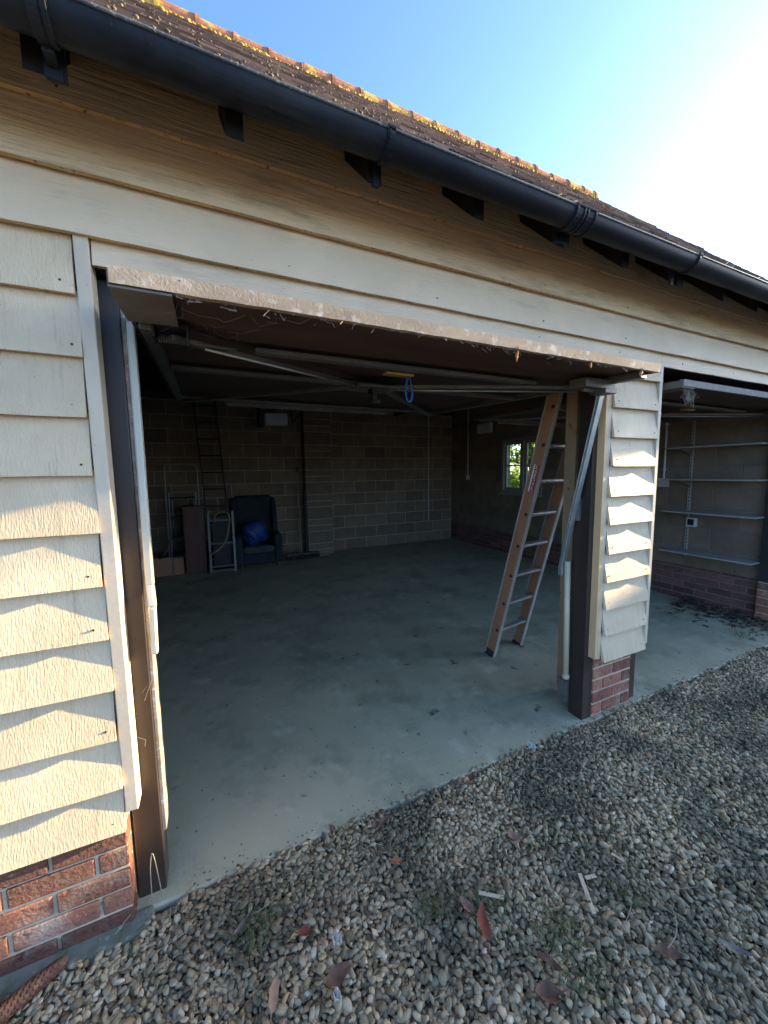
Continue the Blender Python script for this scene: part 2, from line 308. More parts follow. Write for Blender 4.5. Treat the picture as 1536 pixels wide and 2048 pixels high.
# gravel: thousands of loose stones in front of the slab
def stones():
    bm = bmesh.new(); bmesh.ops.create_icosphere(bm, subdivisions=2, radius=1)
    T = np.array([v.co[:] for v in bm.verts]); TF = np.array([[v.index for v in f.verts] for f in bm.faces]); bm.free()
    bm = bmesh.new(); bmesh.ops.create_icosphere(bm, subdivisions=1, radius=1)
    T1 = np.array([v.co[:] for v in bm.verts]); TF1 = np.array([[v.index for v in f.verts] for f in bm.faces]); bm.free()
    P = []
    def scatter(x0, x1, y0, y1, pitch, keep):
        nx = int((x1-x0)/pitch); ny = int((y1-y0)/pitch)
        gx, gy = np.meshgrid(np.arange(nx), np.arange(ny)); k = nx*ny
        x = x0 + (gx.ravel() + RNG.uniform(-.1,1.1,k))*pitch; y = y0 + (gy.ravel() + RNG.uniform(-.1,1.1,k))*pitch
        m = keep(x, y); return x[m], y[m]
    edge = lambda x: -.030 + .012*np.sin(x*5.3) + .010*np.sin(x*13.7+1) + .006*np.sin(x*31)
    def keep(x, y):
        lim = np.where(x < -.27, -.10, edge(x))
        # towards the right the view narrows to a wedge along the wall
        lowl = np.where(x < 1.3, -.75-.36*np.clip(x+.6,0,None), -1.43 + (x-1.3)*.335) - .12
        return (y < lim) & (y > lowl) & (x > -1.0)
    out = []
    for pitch, smin, smax, z0, zr in ((.0105,.0050,.0088,-.014,.010), (.0148,.0058,.0110,-.004,.011)):
        x, y = scatter(-1.0, 4.7, -1.7, 0.0, pitch, keep)
        if pitch > .012:
            pn = np.sin(x*4.1+1.3*np.sin(y*5.2))*np.sin(y*6.3+1.1*np.sin(x*3.7+2))+.5*np.sin(x*11+y*7)*np.sin(y*13-x*4)
            kp = RNG.random(len(x)) > np.clip((pn-.25)*1.1, 0, .75); x, y = x[kp], y[kp]
        sz = RNG.uniform(smin, smax, len(x))*np.where(RNG.random(len(x)) < .06, 1.45, 1.)
        out.append((x, y, sz, z0 + RNG.uniform(0, zr, len(x))))
    # a few stones that spilled on to the slab edge
    k = 150; x = RNG.uniform(-.15, 4.4, k); y = -.03 + np.abs(RNG.normal(0, .012, k)); out.append((x, y, RNG.uniform(.005,.010,k), np.full(k,.004)))
    x = np.concatenate([o[0] for o in out]); y = np.concatenate([o[1] for o in out]); s = np.concatenate([o[2] for o in out]); z = np.concatenate([o[3] for o in out])
    # gentle mounds, slightly higher away from the slab
    z = z + .008*np.sin(x*2.1+.5)*np.sin(y*3.3) + np.clip(-y-.1, 0, .5)*.02 - .004
    xf, yf = scatter(-1.6, 6.2, -3.0, 0.0, .0185, lambda a, b: (b < np.where(a < -.27, -.10, edge(a))) & ~keep(a, b) & (np.hypot(a-1.6, b+.4) < 3.4+.8*RNG.random(len(a))))
    x = np.concatenate([x, xf]); y = np.concatenate([y, yf]); s = np.concatenate([s, RNG.uniform(.007,.0125,len(xf))]); z = np.concatenate([z, RNG.uniform(-.012,.002,len(xf))])
    NF = len(xf); N = len(x)
    near = (np.hypot(x, y+1.43) < 99)
    a = s*RNG.uniform(1.0,1.7,N); b = s*RNG.uniform(.7,1.1,N); c = s*RNG.uniform(.4,.75,N)
    th = RNG.uniform(0, 2*PI, N); tx = RNG.normal(0, .35, N); ty = RNG.normal(0, .35, N)
    d1 = RNG.normal(0,1,(N,3)); d2 = RNG.normal(0,1,(N,3)); ph = RNG.uniform(0,6,(N,2))
    def shape(sel, T, TF):
        n_ = sel.stop-sel.start
        Vv = np.broadcast_to(T, (n_,)+T.shape).copy()
        k = 1 + .17*np.sin(1.6*np.einsum('nkj,nj->nk', Vv, d1[sel])+ph[sel,:1]) + .14*np.sin(2.6*np.einsum('nkj,nj->nk', Vv, d2[sel])+ph[sel,1:])
        Vv *= k[...,None]; Vv *= np.stack([a,b,c],1)[sel][:,None,:]
        for ang, p_, q_, sg in ((tx,1,2,1),(ty,0,2,-1),(th,0,1,1)):
            ca, sa = np.cos(ang[sel])[:,None], sg*np.sin(ang[sel])[:,None]
            A = Vv[:,:,p_]*ca - Vv[:,:,q_]*sa; B = Vv[:,:,p_]*sa + Vv[:,:,q_]*ca; Vv[:,:,p_] = A; Vv[:,:,q_] = B
        Vv += np.stack([x,y,z],1)[sel][:,None,:]
        return Vv.reshape(-1,3), (TF[None] + (np.arange(n_)*len(T))[:,None,None]).reshape(-1,3), np.repeat(RNG.random(n_), len(T))
    Va, Fa, ra = shape(slice(0, N-NF), T, TF); Vb, Fb, rb = shape(slice(N-NF, N), T1, TF1)
    o = np_mesh('gravel', np.concatenate([Va, Vb]), np.concatenate([Fa, Fb+len(Va)]), m_stone, np.concatenate([ra, rb]), smooth=False)
    tag(o, kind='stuff'); print('stones', N)
stones()

# ------------------------------------------------------------------ the garage
GAR = thing('garage', (0,0,0), 'cream weatherboarded double garage with tiled roof, black gutter and open doors', 'garage')
Lz = [1.4934+(z-1.4934)*.988 for z in (.329,.486,.651,.821,.988,1.157,1.325,1.494,1.664,1.836,2.008)]
Pz = [.372,.531,.69,.851,1.015,1.18,1.341,1.512,1.669,1.831,1.995]
Uz = [1.4934+(z-1.4934)*.988 for z in (2.171,2.332,2.503,2.68)]
def board(mb, x0, x1, zb, zt, yb, yt, th=.016, mf=0, mu=1, jy=.0012, jz=.0012, step=.11, rnd=None, nails=True):
    k = max(2, int((x1-x0)/step)+1); rr = random.Random(int(zb*1e4)+int(x0*100)); v = []
    wob = rr.uniform(0,6)
    for i in range(k):
        x = x0+(x1-x0)*i/(k-1); a = yb + rr.uniform(-jy,jy) + .002*math.sin(x*1.7+wob); z = zb + rr.uniform(-jz,jz) + .0018*math.sin(x*1.1+wob*2)
        v += [(x,a,z),(x,yt,zt),(x,yt+th,zt),(x,a+th,z)]
    q = rr.random() if rnd is None else rnd
    for i in range(k-1):
        o = i*4; n = o+4
        mb.add([v[o],v[n],v[n+1],v[o+1]], [(0,1,2,3)], mf, q)      # face
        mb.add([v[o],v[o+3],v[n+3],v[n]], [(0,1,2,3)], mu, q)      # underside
        mb.add([v[o+1],v[n+1],v[n+2],v[o+2],v[o+3],v[n+3]], [(0,1,2,3),(3,2,5,4)], mf, q)
    x = x1-.03
    while nails and x > x0:
        t = .034/(zt-zb); yy = yb+(yt-yb)*t; jx = rr.uniform(-.008,.008); mb.tube([(x+jx,yy-.0007,zb+.034),(x+jx,yy+.004,zb+.034)], .0036, 7, 2); x -= .6 if x1-x0 > .6 else x1-x0-.06
    mb.add(v[:4], [(0,1,2,3)], mf, q); mb.add(v[-4:], [(3,2,1,0)], mf, q)
    return mb
# left cladding
mb = MB()
for i, zb in enumerate(Lz):
    zt = (Lz[i+1] if i+1 < len(Lz) else Uz[0]) + .018
    board(mb, -3.2, -.305 + .003*math.sin(i*2.3), zb, zt, -.055, -.030)
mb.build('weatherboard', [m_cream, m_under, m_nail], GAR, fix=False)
# boards above the doors: a white one and two stained tan
mb = MB(); board(mb, -.262, 5.1, 2.092, Uz[0]+.018, -.044, -.033, rnd=.5)
board(mb, -3.2, 5.12, Uz[0], Uz[1]+.018, -.058, -.032, rnd=.6)
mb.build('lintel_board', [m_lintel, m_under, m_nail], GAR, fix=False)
mb = MB(); board(mb, -3.2, 5.12, Uz[1], Uz[2]+.018, -.060, -.034, rnd=.5); board(mb, -3.2, 5.12, Uz[2], 2.69, -.060, -.034, rnd=.6)
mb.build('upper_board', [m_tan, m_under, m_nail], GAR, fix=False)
# pier cladding between the two openings
mb = MB()
for i, zb in enumerate(Pz):
    zt = (Pz[i+1] if i+1 < len(Pz) else 2.11) + .012
    board(mb, 2.037+.004*math.sin(i*1.9), 2.432+.003*math.sin(i*2.7), zb, zt, -.060, -.026, mu=1, step=.08)
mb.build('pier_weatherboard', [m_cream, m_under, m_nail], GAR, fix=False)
for q in ((2.012,2.036,-.036,-.02,.385,2.09),(2.433,2.46,-.050,-.01,.40,2.09)): mb = MB(); mb.box(*q); mb.build('corner_trim', m_trim, GAR, bevel=.002)
mb = MB(); mb.box(1.985, 2.012, -.038, .012, .392, 2.09); mb.build('reveal_batten', m_ochre, GAR, bevel=.002)
# left door trim
mb = MB(); mb.box(-.302, -.266, -.047, .02, .40, 2.195); mb.build('door_trim', m_trim, GAR, bevel=.003)
# timber posts
mb = MB(); mb.box(-.300, -.2165, .028, .128, -.05, 2.085); mb.build('door_post', m_black, GAR, bevel=.003)
mb = MB(); mb.box(-.2160, -.203, .036, .118, .22, 2.08); mb.build('post_lining', m_jamb, GAR, bevel=.002)
mb = MB(); mb.box(1.951, 2.028, 0.004, .10, -.05, 2.085); mb.build('door_post', m_black, GAR, bevel=.003)
mb = MB(); mb.box(2.402, 2.47, 0.02, .11, -.05, 2.085); mb.build('door_post', m_black, GAR, bevel=.003)
mb = MB(); mb.box(2.085, 2.128, .22, .30, 0.02, 2.5); mb.build('timber_stud', m_wood, GAR, bevel=.002)
mb = MB(); mb.box(4.76, 4.80, .02, .11, .40, 2.085); mb.build('door_post', m_wood, GAR, bevel=.003)
# door head beam and inner framing
mb = MB(); mb.box(-3.2, 5.1, -.012, .09, 2.10, 2.62); mb.box(-3.2, 5.1, -.012, .09, 2.62, 2.75)
mb.build('head_beam', m_blackin, GAR)
for q in ((-3.2,-.31,.025,.11,.30,2.1),(2.13,2.40,.012,.30,.36,2.1),(4.82,5.1,.012,.30,.39,2.1)): mb = MB(); mb.box(*q); mb.build('inner_framing', m_blackin, GAR)
# bricks: rows of slightly uneven bricks standing proud of a mortar body
def bricks(mb, u0, u1, z0, z1, put, course=.075, length=.225, h=.065, joint=.010, pattern=None, holes=(), mi=0, jit=.0012, phase=0):
    i = 0; z = z0
    while z < z1-.004:
        if pattern: lens = pattern[i % len(pattern)]
        else: lens = None
        u = u0 if lens else u0 - ((length/2) if (i+phase) % 2 else 0)
        j = 0
        while u < u1-.008:
            L_ = (lens[j % len(lens)] if lens else length)
            a = max(u, u0)+random.uniform(0,.001); b = min(u+L_-joint, u1); t = min(z+h, z1)
            if b-a > .015 and t-z > .01:
                segs = [(a,b)]
                for (h0,h1,k0,k1) in holes:
                    if z < k1-.01 and t > k0+.01:
                        ns = []
                        for p,q in segs:
                            if q <= h0 or p >= h1: ns.append((p,q))
                            else:
                                if p < h0-.02: ns.append((p,h0))
                                if q > h1+.02: ns.append((h1,q))
                        segs = ns
                for p,q in segs:
                    put(mb, p, q, z+random.uniform(0,.001), t-random.uniform(0,.001), random.uniform(-jit,jit), random.random())
            u += L_; j += 1
        z += course; i += 1
def front(y): return lambda mb,a,b,z,t,j,r: mb.box(a, b, y+j, y+.06, z, t, 0, r)
# left plinth
mb = MB(); bricks(mb, -3.2, -.304, -.092, .36, front(-.042), phase=1, jit=.003)
mb.build('brick_plinth', m_brick, GAR, bevel=.005, seg=2)
mb = MB(); mb.box(-3.2, -.308, -.034, .10, -.1, .352); mb.build('plinth_mortar', m_mortar, GAR)
mb = MB(); mb.box(-3.2, -.25, -.105, -.006, -.15, .004); mb.build('footing', m_foot, GAR, bevel=.015, seg=3)
# pier between the openings
mb = MB(); bricks(mb, 2.031, 2.39, -.064, .42, front(-.004), pattern=[[.18,.18],[.09,.18,.09]])
mb.build('brick_pier', m_brick, GAR, bevel=.004, seg=2)
mb = MB(); mb.box(2.034, 2.386, .002, .10, -.1, .40); mb.build('pier_mortar', m_mortar, GAR)
# right jamb pier
mb = MB(); bricks(mb, 4.822, 5.09, -.064, .42, front(-.004), pattern=[[.155,.155],[.08,.155,.08]])
for k in range(6): mb.box(4.814, 4.84, .02, .125, -.064+.075*k, -.064+.075*k+.065, 0, random.random()); mb.box(4.814, 4.84, .135, .30, -.064+.075*k, -.064+.075*k+.065, 0, random.random())
mb.build('brick_pier', m_brick, GAR, bevel=.004); mb = MB(); mb.box(4.824, 5.085, .002, .296, -.1, .384); mb.build('pier_mortar', m_mortar, GAR)
mb = MB()
for zb in Pz: board(mb, 4.79, 5.1, zb, zb+.175, -.060, -.026)
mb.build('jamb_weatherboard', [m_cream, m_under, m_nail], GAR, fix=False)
# inner walls: concrete blocks on a brick base
YB = 5.55; XR = 4.9
mb = MB(); bricks(mb, -3.0, XR, -.013, 2.78, lambda mb,a,b,z,t,j,r: mb.box(a, b, YB+j, YB+.06, z, t, 0, r), course=.225, length=.45, h=.215, holes=[(1.60,2.09,-1,4)])
mb.build('back_wall', m_block, GAR, bevel=.003, seg=1)
mb = MB(); mb.box(-3.2, 5.1, YB+.004, YB+.2, -.1, 2.80); mb.build('back_wall_mortar', m_mortarin, GAR)
mb = MB()
for i in range(13):
    z = -.013+.225*i
    for (a,b,hh) in ([(1.60,2.09,.215)] if i % 2 else [(1.60,2.09,.100),(1.60,2.09,-.100)]):
        zz = z if hh > 0 else z+.112
        mb.box(a, b, YB-.215, YB+.02, zz, zz+abs(hh)+(.003 if hh<0 else 0), 0, random.random())
mb.build('wall_pillar', m_block, GAR, bevel=.003, seg=1)
mb = MB(); mb.box(1.604, 2.086, YB-.211, YB, -.05, 2.8); mb.build('pillar_mortar', m_mortarin, GAR)
W0, W1, WZ0, WZ1 = 3.04, 3.975, 1.09, 2.055
def sidew(mb,a,b,z,t,j,r): mb.box(XR+j, XR+.06, a, b, z, t, 0, r)
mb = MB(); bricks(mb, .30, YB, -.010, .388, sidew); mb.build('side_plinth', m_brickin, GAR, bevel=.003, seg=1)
mb = MB(); bricks(mb, .30, YB, .390, 2.78, sidew, course=.225, length=.45, h=.215, holes=[(W0,W1,WZ0,WZ1)], phase=1); mb.build('side_wall', m_block, GAR, bevel=.003, seg=1)
mb = MB()
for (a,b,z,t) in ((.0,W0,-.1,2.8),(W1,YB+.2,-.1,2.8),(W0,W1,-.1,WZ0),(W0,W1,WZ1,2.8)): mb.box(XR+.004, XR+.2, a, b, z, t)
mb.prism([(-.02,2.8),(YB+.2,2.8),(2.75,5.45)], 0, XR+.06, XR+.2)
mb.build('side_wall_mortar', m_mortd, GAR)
mb = MB(); mb.box(-3.2, -3.0, .1, YB, -.1, 2.8); mb.prism([(-.02,2.8),(YB+.2,2.8),(2.75,5.45)], 0, -3.2, -3.05); mb.build('far_wall', m_block, GAR)
# window in the side wall
mb = MB(); fx0, fx1 = XR-.012, XR+.09
mb.box(fx0,fx1,W0,W1,WZ1-.06,WZ1); mb.box(fx0,fx1,W0,W1,WZ0,WZ0+.055); mb.box(fx0,fx1,W0,W0+.05,WZ0+.055,WZ1-.06); mb.box(fx0,fx1,W1-.06,W1,WZ0+.055,WZ1-.06)
ym = 3.475; mb.box(fx0,fx1,ym-.03,ym+.03,WZ0+.055,WZ1-.06)
win = mb.build('window', m_winf, GAR, bevel=.004)
mb = MB()
for a,b in ((W0+.052,ym-.032),(ym+.032,W1-.062)):
    z0, z1 = WZ0+.057, WZ1-.062; xx0, xx1 = XR+.02, XR+.06
    mb.box(xx0,xx1,a,b,z1-.042,z1); mb.box(xx0,xx1,a,b,z0,z0+.05); mb.box(xx0,xx1,a,a+.042,z0+.05,z1-.042); mb.box(xx0,xx1,b-.042,b,z0+.05,z1-.042)
    zm = 1.585; mb.box(xx0+.01,xx1-.01,a+.042,b-.042,zm-.012,zm+.012)
mb.build('casement', m_winf, win, bevel=.002)
mb = MB(); mb.box(XR+.038, XR+.042, W0+.06, W1-.07, WZ0+.07, WZ1-.08); mb.build('pane', m_glass, win)
mb = MB(); mb.tube([(XR+.012,3.575,1.60),(XR-.012,3.575,1.61),(XR-.02,3.59,1.66),(XR-.015,3.59,1.72)], .007, 6); mb.build('window_catch', m_dark, win, smooth=True)
mb = MB(); mb.box(XR-.05, XR+.05, W0-.02, W1+.02, WZ0-.03, WZ0-.002); mb.build('window_sill', m_winf, win, bevel=.004)
# roof carpentry
mb = MB()
for i in range(20):
    x = -3.09+.41*i+.0
    x = .096 + .412*(i-8)
    if x > 5.05 or x < -3.2: continue
    rr = random.Random(i); d = rr.uniform(-.02,.02)
    ye = -.250+d; ze = 2.395+d
    mb.prism([(ye,ze),(ye,ze+.075),(2.70,ze+.075+2.70-ye+.0),(2.70,ze+2.70-ye),(.0,ze-ye)], 0, x, x+.045)
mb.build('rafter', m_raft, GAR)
mb = MB()
for x in (-.9,.75,2.2,3.5): mb.box(x, x+.05, -.0+.09, YB, 2.62, 2.77)
mb.box(-3.0, XR, 2.6, 2.66, 2.56, 2.62); mb.box(-3.0, XR, YB-.1, YB-.001, 2.70, 2.80); mb.box(-3.0, XR, .5, .56, 2.56, 2.62)
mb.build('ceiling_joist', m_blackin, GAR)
# roof tiles
mb = MB(); PT = R(45); c2, s2 = math.cos(PT), math.sin(PT)
U = Vector((0,c2,s2)); Nn = Vector((0,-s2,c2)); E0 = Vector((0,-.282,2.455)); LIFT = (.036,.024,.014,.007,.003)
XL, XV = -3.3, 5.45; rows = 43
for i in range(rows):
    x = XL - (.083 if i % 2 else 0); rr = random.Random(900+i); rj = rr.gauss(0,.0032) + (LIFT[i] if i < 5 else 0); wp = rr.uniform(0,6); wf = rr.uniform(.8,2.2)
    while x < XV:
        a = max(x, XL)+.002; b = min(x+.165, XV)-.001
        if b-a > .03:
            s0 = i*.1 + rr.gauss(0,.010); s1 = s0+.20; ln = .034+rj+.0022*math.sin(x*wf+wp)+rr.gauss(0,.0012); lt = rr.gauss(0,.0012)
            p = []
            for (xx, tw) in ((a,-lt),(b,lt)):
                q0 = E0+U*s0+Nn*(ln+tw); q1 = E0+U*s1+Nn*.010
                p += [q0+Vector((xx,0,0)), q1+Vector((xx,0,0)), q1-Nn*.012+Vector((xx,0,0)), q0-Nn*.013+Vector((xx,0,0))]
            q_ = rr.random(); mb.add(p, [(0,1,5,4),(3,7,6,2),(1,2,6,5),(0,3,2,1),(4,5,6,7)], 0, q_); mb.add([p[0],p[4],p[7],p[3]], [(0,1,2,3)], 1, q_)
        x += .165
mb.build('roof', [m_tile, m_butt], GAR, fix=False)
mb = MB()
a0 = E0-Nn*.012; L_ = 4.29; a1 = a0+U*L_
mb.add([(XL,a0.y,a0.z),(XV,a0.y,a0.z),(XV,a1.y,a1.z),(XL,a1.y,a1.z)], [(0,1,2,3)])
mb.add([(XL,a1.y,a1.z),(XV,a1.y,a1.z),(XV,5.9,a0.z),(XL,5.9,a0.z)], [(0,1,2,3)])
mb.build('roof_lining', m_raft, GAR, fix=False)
RZ = 5.533; RY = E0.y + c2*4.29
mb = MB(); x = XL
while x < XV-.05:
    b = min(x+.315, XV); rr = random.Random(int(x*100)); dz = rr.uniform(-.012,.012)
    for (xa, xb, r) in ((x, b-.03, .112), (b-.032, b+.004, .120)):
        v = []; k = 10
        for xx in (xa, xb):
            for j in range(k+1):
                t = PI*(-.08+1.16*j/k); v.append((xx, RY+.04-r*math.cos(t), RZ-.045+dz+r*math.sin(t)))
        mb.add(v, [(j, j+1, k+2+j, k+1+j) for j in range(k)] + [tuple(range(k+1))[::-1], tuple(range(k+1,2*k+2))])
    x = b
mb.build('ridge', m_ridge, GAR, smooth=False)
# yellow lichen below the ridge, moss along the tile edges and in the gutter
mb = MB(); rr = random.Random(5)
for i in range(800):
    x = rr.uniform(XL, XV-.15)
    if math.sin(x*5.1)+math.sin(x*2.3+1)+.6*math.sin(x*13) < rr.uniform(-1.6,.9): continue
    s = 4.16-abs(rr.gauss(0,.06)); p = E0+U*s+Nn*.034
    mb.blob((x,p.y,p.z), rr.uniform(.008,.022), i, 1, (1.5,1,.7), .3)
tag(mb.build('lichen', m_lichen, smooth=True, base=(1,2.6,5.5)), kind='stuff')
mb = MB()
for i in range(2300):
    if i < 1300:
        x = rr.uniform(-1.2, XV); p = E0+Nn*.036+Vector((0,rr.uniform(-.020,.012),rr.uniform(-.025,.03))); r = rr.uniform(.0018,.0055)*(1.7 if rr.random()<.05 else 1)
    else:
        x = rr.uniform(-1.5, XV); s = .1*int(rr.triangular(0,41,6)) + rr.gauss(0,.010); p = E0+U*s+Nn*.035; r = rr.uniform(.002,.007)
    mb.rnd = rr.random(); mb.blob((x,p.y,p.z), r, i, 1, (2.0,1,.8), .5)
for i in range(110):
    x = rr.uniform(-.8, 4.5); p = Vector((x, -.35+rr.uniform(-.01,.03), 2.475)); a = rr.uniform(0,6); l = rr.uniform(.02,.07)
    mb.tube([p, p+Vector((math.cos(a)*l, math.sin(a)*l*.3, rr.uniform(0,.03)))], .0015, 4)
tag(mb.build('moss', m_moss, smooth=True, base=(1,0,2.5)), kind='stuff')
# gutter
def arc(x0, x1, r, th, mb, mi=0, cy=-.320, cz=2.467, a0=0, a1=PI, k=14):
    v = []
    for xx in (x0, x1):
        for rad in (r, r-th):
            for j in range(k+1):
                t = a0+(a1-a0)*j/k; v.append((xx, cy-rad*math.cos(t), cz-rad*math.sin(t)))
    n = k+1; f = []
    for j in range(k):
        f += [(j,j+1,2*n+j+1,2*n+j), (n+j+1,n+j,3*n+j,3*n+j+1), (j,n+j,n+j+1,j+1), (2*n+j,2*n+j+1,3*n+j+1,3*n+j)]
    f += [(0,2*n,3*n,n),(k,n+k,3*n+k,2*n+k)]
    mb.add(v, f, mi)
mb = MB()
for a,b in ((-3.3,-.245),(-.245,.53),(.53,1.345),(1.345,2.10),(2.10,3.4),(3.4,5.43)): arc(a+.001, b-.001, .048, .003, mb)
gut = mb.build('gutter', m_gutter, GAR, smooth=True, fix=True)
es = gut.modifiers.new('split','EDGE_SPLIT'); es.split_angle = R(40)
mb = MB(); mb.tube([(x,-.3685+.0005*math.sin(x*9),2.4675) for x in np.linspace(-3.3,5.43,60)], .0042, 8); mb.build('gutter_rim', m_rim, gut, smooth=True)
for x0 in (-.26, .522, 2.105, 3.5, 4.5):
    mb = MB(); arc(x0, x0+.022, .0525, .004, mb); arc(x0+.005, x0+.009, .055, .003, mb); mb.tube([(x0,-.372,2.469),(x0+.022,-.372,2.469)], .006, 8)
    mb.prism([(-.262,2.44),(-.255,2.39),(-.245,2.39),(-.245,2.50),(-.262,2.50)], 0, x0, x0+.022)
    mb.build('gutter_bracket', m_gutter, gut)
mb = MB(); arc(1.295, 1.405, .0525, .0045, mb)
for q in (1.297,1.335,1.352,1.395): arc(q, q+.008, .0565, .004, mb)
mb.tube([(1.295,-.372,2.469),(1.405,-.372,2.469)], .006, 8); mb.box(1.31,1.39,-.262,-.245,2.40,2.50)
mb.build('gutter_union', m_gutter, gut)
mb = MB(); arc(-.275,-.24,.055,.003,mb); mb.box(-.278,-.243,-.262,-.25,2.385,2.47); mb.box(-.270,-.250,-.30,-.25,2.405,2.425); mb.build('gutter_bracket', m_gutter, gut, bevel=.004)

# ---- the two up-and-over doors, both lying open under the roof
def updoor(X0, YF, ZF, tilt, edge, tag_label, full):
    W, Dp = 2.134, 2.0; ct, st = math.cos(tilt), math.sin(tilt)
    T = lambda u,v,h=0: Vector((X0+u, YF+v*ct-h*st, ZF+v*st+h*ct))
    up = Vector((0,-st,ct)); vd = Vector((0,ct,st))
    def tb(mb, u0,u1,v0,v1,h0,h1, mi=0):
        p = [T(u,v,h) for h in (h0,h1) for u,v in ((u0,v0),(u1,v0),(u1,v1),(u0,v1))]
        mb.add(p, [(3,2,1,0),(4,5,6,7),(0,1,5,4),(1,2,6,5),(2,3,7,6),(3,0,4,7)], mi)
    mb = MB(); tb(mb, .012, W-.012, .02, Dp, .014, .030)
    d = mb.build('garage_door', m_ply, GAR)
    if tag_label: d['label'] = tag_label
    mb = MB(); k = 60; v = []; rr = random.Random(3)
    for i in range(k+1):
        u = W*i/k; jl = rr.uniform(-.0012,.0008)*(1 if full else .3)
        v += [T(u,0,jl), T(u,0,.037), T(u,.022,.037), T(u,.022,jl)]
    for i in range(k):
        o = i*4; n = o+4
        mb.add([v[o],v[n],v[n+1],v[o+1],v[o+2],v[n+2],v[o+3],v[n+3]], [(0,1,2,3),(3,2,5,4),(4,5,7,6),(0,6,7,1)])
    mb.add(v[:4],[(0,1,2,3)]); mb.add(v[-4:],[(3,2,1,0)])
    mb.build('door_edge', edge, d, fix=True)
    for q in ((0,.012),(W-.012,W)): mb = MB(); tb(mb,*q,.022,Dp,-.0,.036); mb.build('door_lipping', m_ply, d)
    for q in ((.02,.058,.28),(W-.058,W-.02,.05)): mb = MB(); tb(mb,*q,Dp-.02,-.022,.012); mb.build('side_rail', m_galv, d, bevel=.003)
    for (v0,u0,u1) in ((.43,.37,1.78),(.89,.06,W-.06),(1.90,.06,W-.06),(1.962,.34,W-.5)):
        mb = MB(); tb(mb,u0,u1,v0-.026,v0+.026,-.020,-.002) if v0 < 1.95 else tb(mb,u0,u1,v0,v0+.02,-.045,-.005)
        mb.build('cross_rail', m_galv, d, bevel=.003)
    for (a,b) in (((.10,.30),(.93,.80)),((1.10,.76),(W-.09,.30)),((1.10,.86),(W-.06,1.93)),((.93,.86),(.06,1.93))):
        mb = MB(); mb.bar(T(*a,-.032), T(*b,-.032), .034, .016, up); mb.build('brace', m_galv, d, bevel=.002)
    mb = MB(); mb.tube([T(1.08,.80,-.045),T(W-.1,.36,-.045)], .005, 6); mb.tube([T(.95,.78,-.045),T(.2,.34,-.045)], .005, 6); mb.build('lock_rod', m_galvb, d, smooth=True)
    mb = MB(); tb(mb,.90,1.14,.70,.90,-.048,-.038); mb.build('lock_plate', m_galv, d, bevel=.003)
    mb = MB(); tb(mb,.985,1.035,.74,.80,-.075,-.048); mb.tube([T(1.01,.77,-.075),T(1.01,.77,-.115)], .018, 10); mb.tube([T(1.01,.77,-.108),T(1.01,.77,-.122)], .034, 12); mb.build('lock_knob', m_dark, d)
    mb = MB(); tb(mb,.93,1.07,.452,.50,-.036,-.024); mb.build('brass_handle', m_brass, d, bevel=.004)
    mb = MB(); tb(mb,-.004,.128,.004,.262,-.009,-.003); tb(mb,-.004,-.001,.004,.26,-.003,.03); mb.build('corner_plate', m_plate, d, bevel=.001)
    mb = MB(); tb(mb,.055,.155,.255,.345,-.012,.0); tb(mb,.055,.062,.255,.345,-.045,-.012); tb(mb,.148,.155,.255,.345,-.06,-.012); mb.build('hinge_bracket', m_dark, d)
    mb = MB(); mb.tube([T(.066+.08*i/90, .315+.011*math.cos(i*.8), -.034+.011*math.sin(i*.8)) for i in range(91)], .0022, 5); mb.tube([T(.06,.315,-.034),T(.30,.35,-.034)], .005, 6); mb.build('spring', m_galv, d, smooth=True)
    mb = MB(); tb(mb,W-.24,W-.02,.20,.30,-.05,-.006); tb(mb,W-.12,W-.03,.18,.27,-.075,-.05); mb.tube([T(W-.2,.25,-.055),T(W-.03,.25,-.055)], .012, 8); mb.build('hinge_bracket', m_galv, d, bevel=.003)
    return d, T
D1, T1 = updoor(-.181, -.320, 1.942, R(2.9), m_edge, None, True)
D2, T2 = updoor(2.575, -.100, 1.978, R(2.2), m_edge2, 'door with plain grey edge above the right-hand bay', False)
# lifting arms
mb = MB(); mb.bar((-.193,.052,1.975),(-.192,.020,1.13), .024, .030, (0,1,0)); mb.bar((-.192,.020,1.132),(-.187,-.002,1.06), .022, .030, (0,1,0)); mb.bar((-.187,-.002,1.061),(-.191,.002,.90), .019,.028,(0,1,0))
mb.box(-.2105,-.1755,.045,.075,1.965,1.998)
arm = mb.build('lifting_arm', m_rail, GAR, bevel=.005)
mb = MB(); mb.bar((1.915,-.058,1.915),(1.915,.100,1.18), .022,.034,(1,0,0)); mb.bar((1.915,.100,1.182),(1.915,.155,.89), .022,.034,(1,0,0)); mb.bar((1.902,-.050,1.91),(1.902,.105,1.18), .004,.012,(1,0,0)); mb.box(1.90,1.93,.135,.165,.86,.92)
mb.build('lifting_arm', m_galvb, GAR, bevel=.003)
mb = MB(); mb.tube([(1.922,.118,.95),(1.922,.100,.235)], .017, 12); mb.tube([(1.922,.100,.25),(1.922,.100,.225)], .021, 12, 0); mb.build('spring_tube', m_tubec, GAR, smooth=True)
for q in ((1.925,1.95,.06,.11,1.20,1.33),(1.93,1.951,.10,.16,.06,.20)): mb = MB(); mb.box(*q); mb.build('pivot_plate', m_galv, GAR, bevel=.002)

